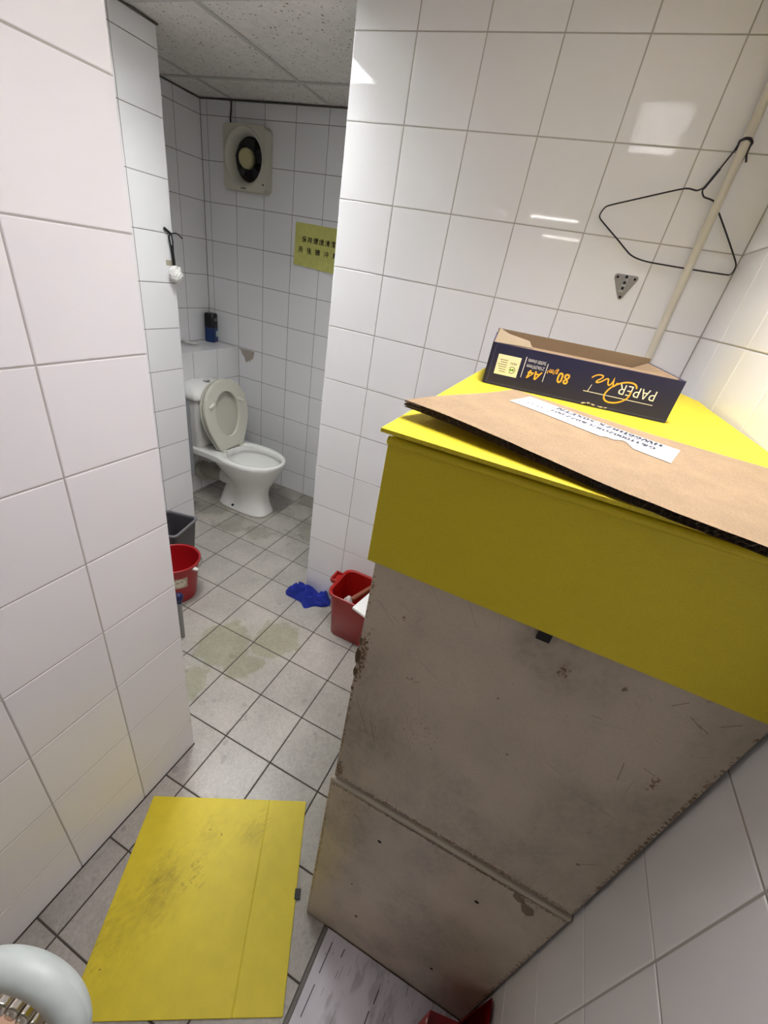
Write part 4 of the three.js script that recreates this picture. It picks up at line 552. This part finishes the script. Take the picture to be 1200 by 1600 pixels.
{
  const t = thing('red_bag', 'red paper bag standing open in the corner by the cabinet', 'bag', [1.545, 0.0136, 0.72]);
  const m = mat(0x9c0f16, 0.5, { side: THREE.DoubleSide }), H = 0.276;
  const quad = (a, b) => { const g = new THREE.BufferGeometry(); g.setAttribute('position', new THREE.Float32BufferAttribute([a[0], 0, a[1], b[0], 0, b[1], b[0], H, b[1], a[0], H, a[1]], 3)); g.setAttribute('uv', new THREE.Float32BufferAttribute([0, 0, 1, 0, 1, 1, 0, 1], 2)); g.setIndex([0, 1, 2, 0, 2, 3]); g.computeVertexNormals(); return g; };
  part('left_panel', quad([-0.071, 0.046], [-0.068, 0.2]), m, t); part('right_panel', quad([0.047, -0.03], [0.049, 0.2]), m, t);
  const gs = part('gusset', mergeGeometries([quad([-0.071, 0.046], [-0.013, 0.036]), quad([-0.013, 0.036], [0.047, -0.03])]), m, t);
  part('back_gusset', mergeGeometries([quad([-0.068, 0.2], [0.0, 0.17]), quad([0.0, 0.17], [0.049, 0.2])]), m, t);
  for (const z of [0.06, 0.085]) part('eyelet', new THREE.TorusGeometry(0.0028, 0.0011, 8, 18).rotateY(Math.PI / 2).translate(-0.0712, H - 0.012, z), mat(0xd9d6cf, 0.4), t);
  part('paper_sheet', box(0.036, 0.0385, 0, H - 0.02, 0.02, 0.16), mat(0xf2f0ec, 0.7), t);
}

// ------------------------------------------------------------ the photographer's wrist with jade bangle and steel bracelet
const camPt = (x, y, z) => camera.position.clone().addScaledVector(CX, x).addScaledVector(CY, y).addScaledVector(CZ, z);
const camBasis = new THREE.Matrix4().makeBasis(CX, CY, CZ);
{
  const f = 644.58, pix = (px, py, d) => camPt((px - 600) / f * d, -(py - 800) / f * d, -d), d = 0.24, k = d / f;
  const jade = mat(new THREE.Color().setRGB(0.60, 0.66, 0.64), 0.42, { map: dataTex(256, 64, (u, v) => { const n = 225 + (fbm(u * 12, v * 4, 3, 4, 0) - 0.5) * 46; return [n * 0.99, n, n * 0.99]; }) });
  const b = single('jade_bangle', new THREE.TorusGeometry(97 * k, 25.5 * k, 40, 120), jade, 'pale jade bangle worn on the wrist at the lower left', 'bangle');
  b.position.copy(pix(16, 1596, d)); b.quaternion.setFromRotationMatrix(camBasis); b.rotateX(0.12);
  // wrist, forearm and hand as one skin
  const O = pix(-12, 1650, d + 0.012), dir = CX.clone().multiplyScalar(-0.42).addScaledVector(CY, -0.72).addScaledVector(CZ, -0.05).normalize();
  const back = CZ.clone().multiplyScalar(0.85).addScaledVector(CX, -0.25).addScaledVector(CY, -0.45).normalize(), side = dir.clone().cross(back).normalize();
  const J = (a, s, n) => O.clone().addScaledVector(back, a).addScaledVector(side, s).addScaledVector(dir, n);
  const seg = [[J(0.004, 0, 0.006), 0.022, J(0.05, 0, 0.01), 0.024], [J(0.004, 0, 0.006), 0.022, J(0.006, 0.0, 0.06), 0.026], [J(0.006, 0, 0.06), 0.026, J(0.03, 0, 0.22), 0.037], [J(0.05, -0.012, 0.004), 0.022, J(0.12, -0.018, 0.006), 0.017], [J(0.05, 0.012, 0.004), 0.022, J(0.12, 0.02, 0.006), 0.016]];
  for (let q = 0; q < 4; q++) { const s = -0.03 + q * 0.021, l = [0.07, 0.08, 0.075, 0.058][q]; const a = J(0.115, s * 0.9, 0.006), bb = J(0.115 + l * 0.5, s * 1.05, 0.012), cc = J(0.115 + l * 0.82, s * 1.05, 0.034), e = J(0.115 + l * 0.78, s, 0.055); seg.push([a, 0.0098, bb, 0.0092], [bb, 0.0092, cc, 0.0084], [cc, 0.0084, e, 0.0076]); }
  seg.push([J(0.05, -0.03, 0.008), 0.013, J(0.09, -0.052, 0.02), 0.011], [J(0.09, -0.052, 0.02), 0.011, J(0.118, -0.056, 0.04), 0.0092]);
  const lo = new THREE.Vector3(1e9, 1e9, 1e9), hi = lo.clone().negate(); for (const [a, ra, c, rc] of seg) for (const [p, r] of [[a, ra], [c, rc]]) { lo.min(p.clone().subScalar(r + 0.012)); hi.max(p.clone().addScalar(r + 0.012)); }
  const size = Math.max(hi.x - lo.x, hi.y - lo.y, hi.z - lo.z), mid = lo.clone().add(hi).multiplyScalar(0.5), res = 110;
  const mc = new MarchingCubes(res, new THREE.MeshBasicMaterial(), false, false, 400000); mc.isolation = 0;
  const v = new THREE.Vector3(), ab = new THREE.Vector3(), ap = new THREE.Vector3(), half = size / 2;
  for (let z = 0; z < res; z++) for (let y = 0; y < res; y++) for (let x = 0; x < res; x++) {
    v.set((x - res / 2) / (res / 2), (y - res / 2) / (res / 2), (z - res / 2) / (res / 2)).multiplyScalar(half).add(mid);
    let s = 0; for (const [a, ra, c, rc] of seg) { ab.copy(c).sub(a); ap.copy(v).sub(a); const t = clamp(ap.dot(ab) / ab.lengthSq()), dist = ap.addScaledVector(ab, -t).length() - lerp(ra, rc, t); s += Math.exp(-dist / 0.0035); }
    mc.field[x + y * res + z * res * res] = s > 1e-30 ? 0.0035 * Math.log(s) : -0.3;
  }
  mc.update();
  const n = mc.count, g = new THREE.BufferGeometry(); g.setAttribute('position', new THREE.BufferAttribute(mc.positionArray.slice(0, 3 * n), 3)); g.setAttribute('normal', new THREE.BufferAttribute(mc.normalArray.slice(0, 3 * n), 3)); g.scale(half, half, half); g.translate(mid.x, mid.y, mid.z);
  single('person', g, mat(new THREE.Color().setRGB(0.55, 0.34, 0.23), 0.55), 'forearm and hand of the photographer at the lower left corner', 'person');
  const w = thing('metal_bracelet', 'shiny metal bracelet of rounded links below the jade bangle', 'bracelet', pix(-12, 1652, d + 0.002).toArray());
  w.quaternion.setFromRotationMatrix(camBasis); const link = new RoundedBoxGeometry(0.0068, 0.0075, 0.0105, 3, 0.0028), R = 0.0325, lm = mat(new THREE.Color().setRGB(0.72, 0.68, 0.62), 0.16, { metalness: 1 });
  for (let q = 0; q < 28; q++) { const a = q / 28 * Math.PI * 2, o = part('link', link, lm, w); o.position.set(R * Math.cos(a), R * Math.sin(a), 0); o.rotation.z = a; }
}
renderer.render(scene, camera);
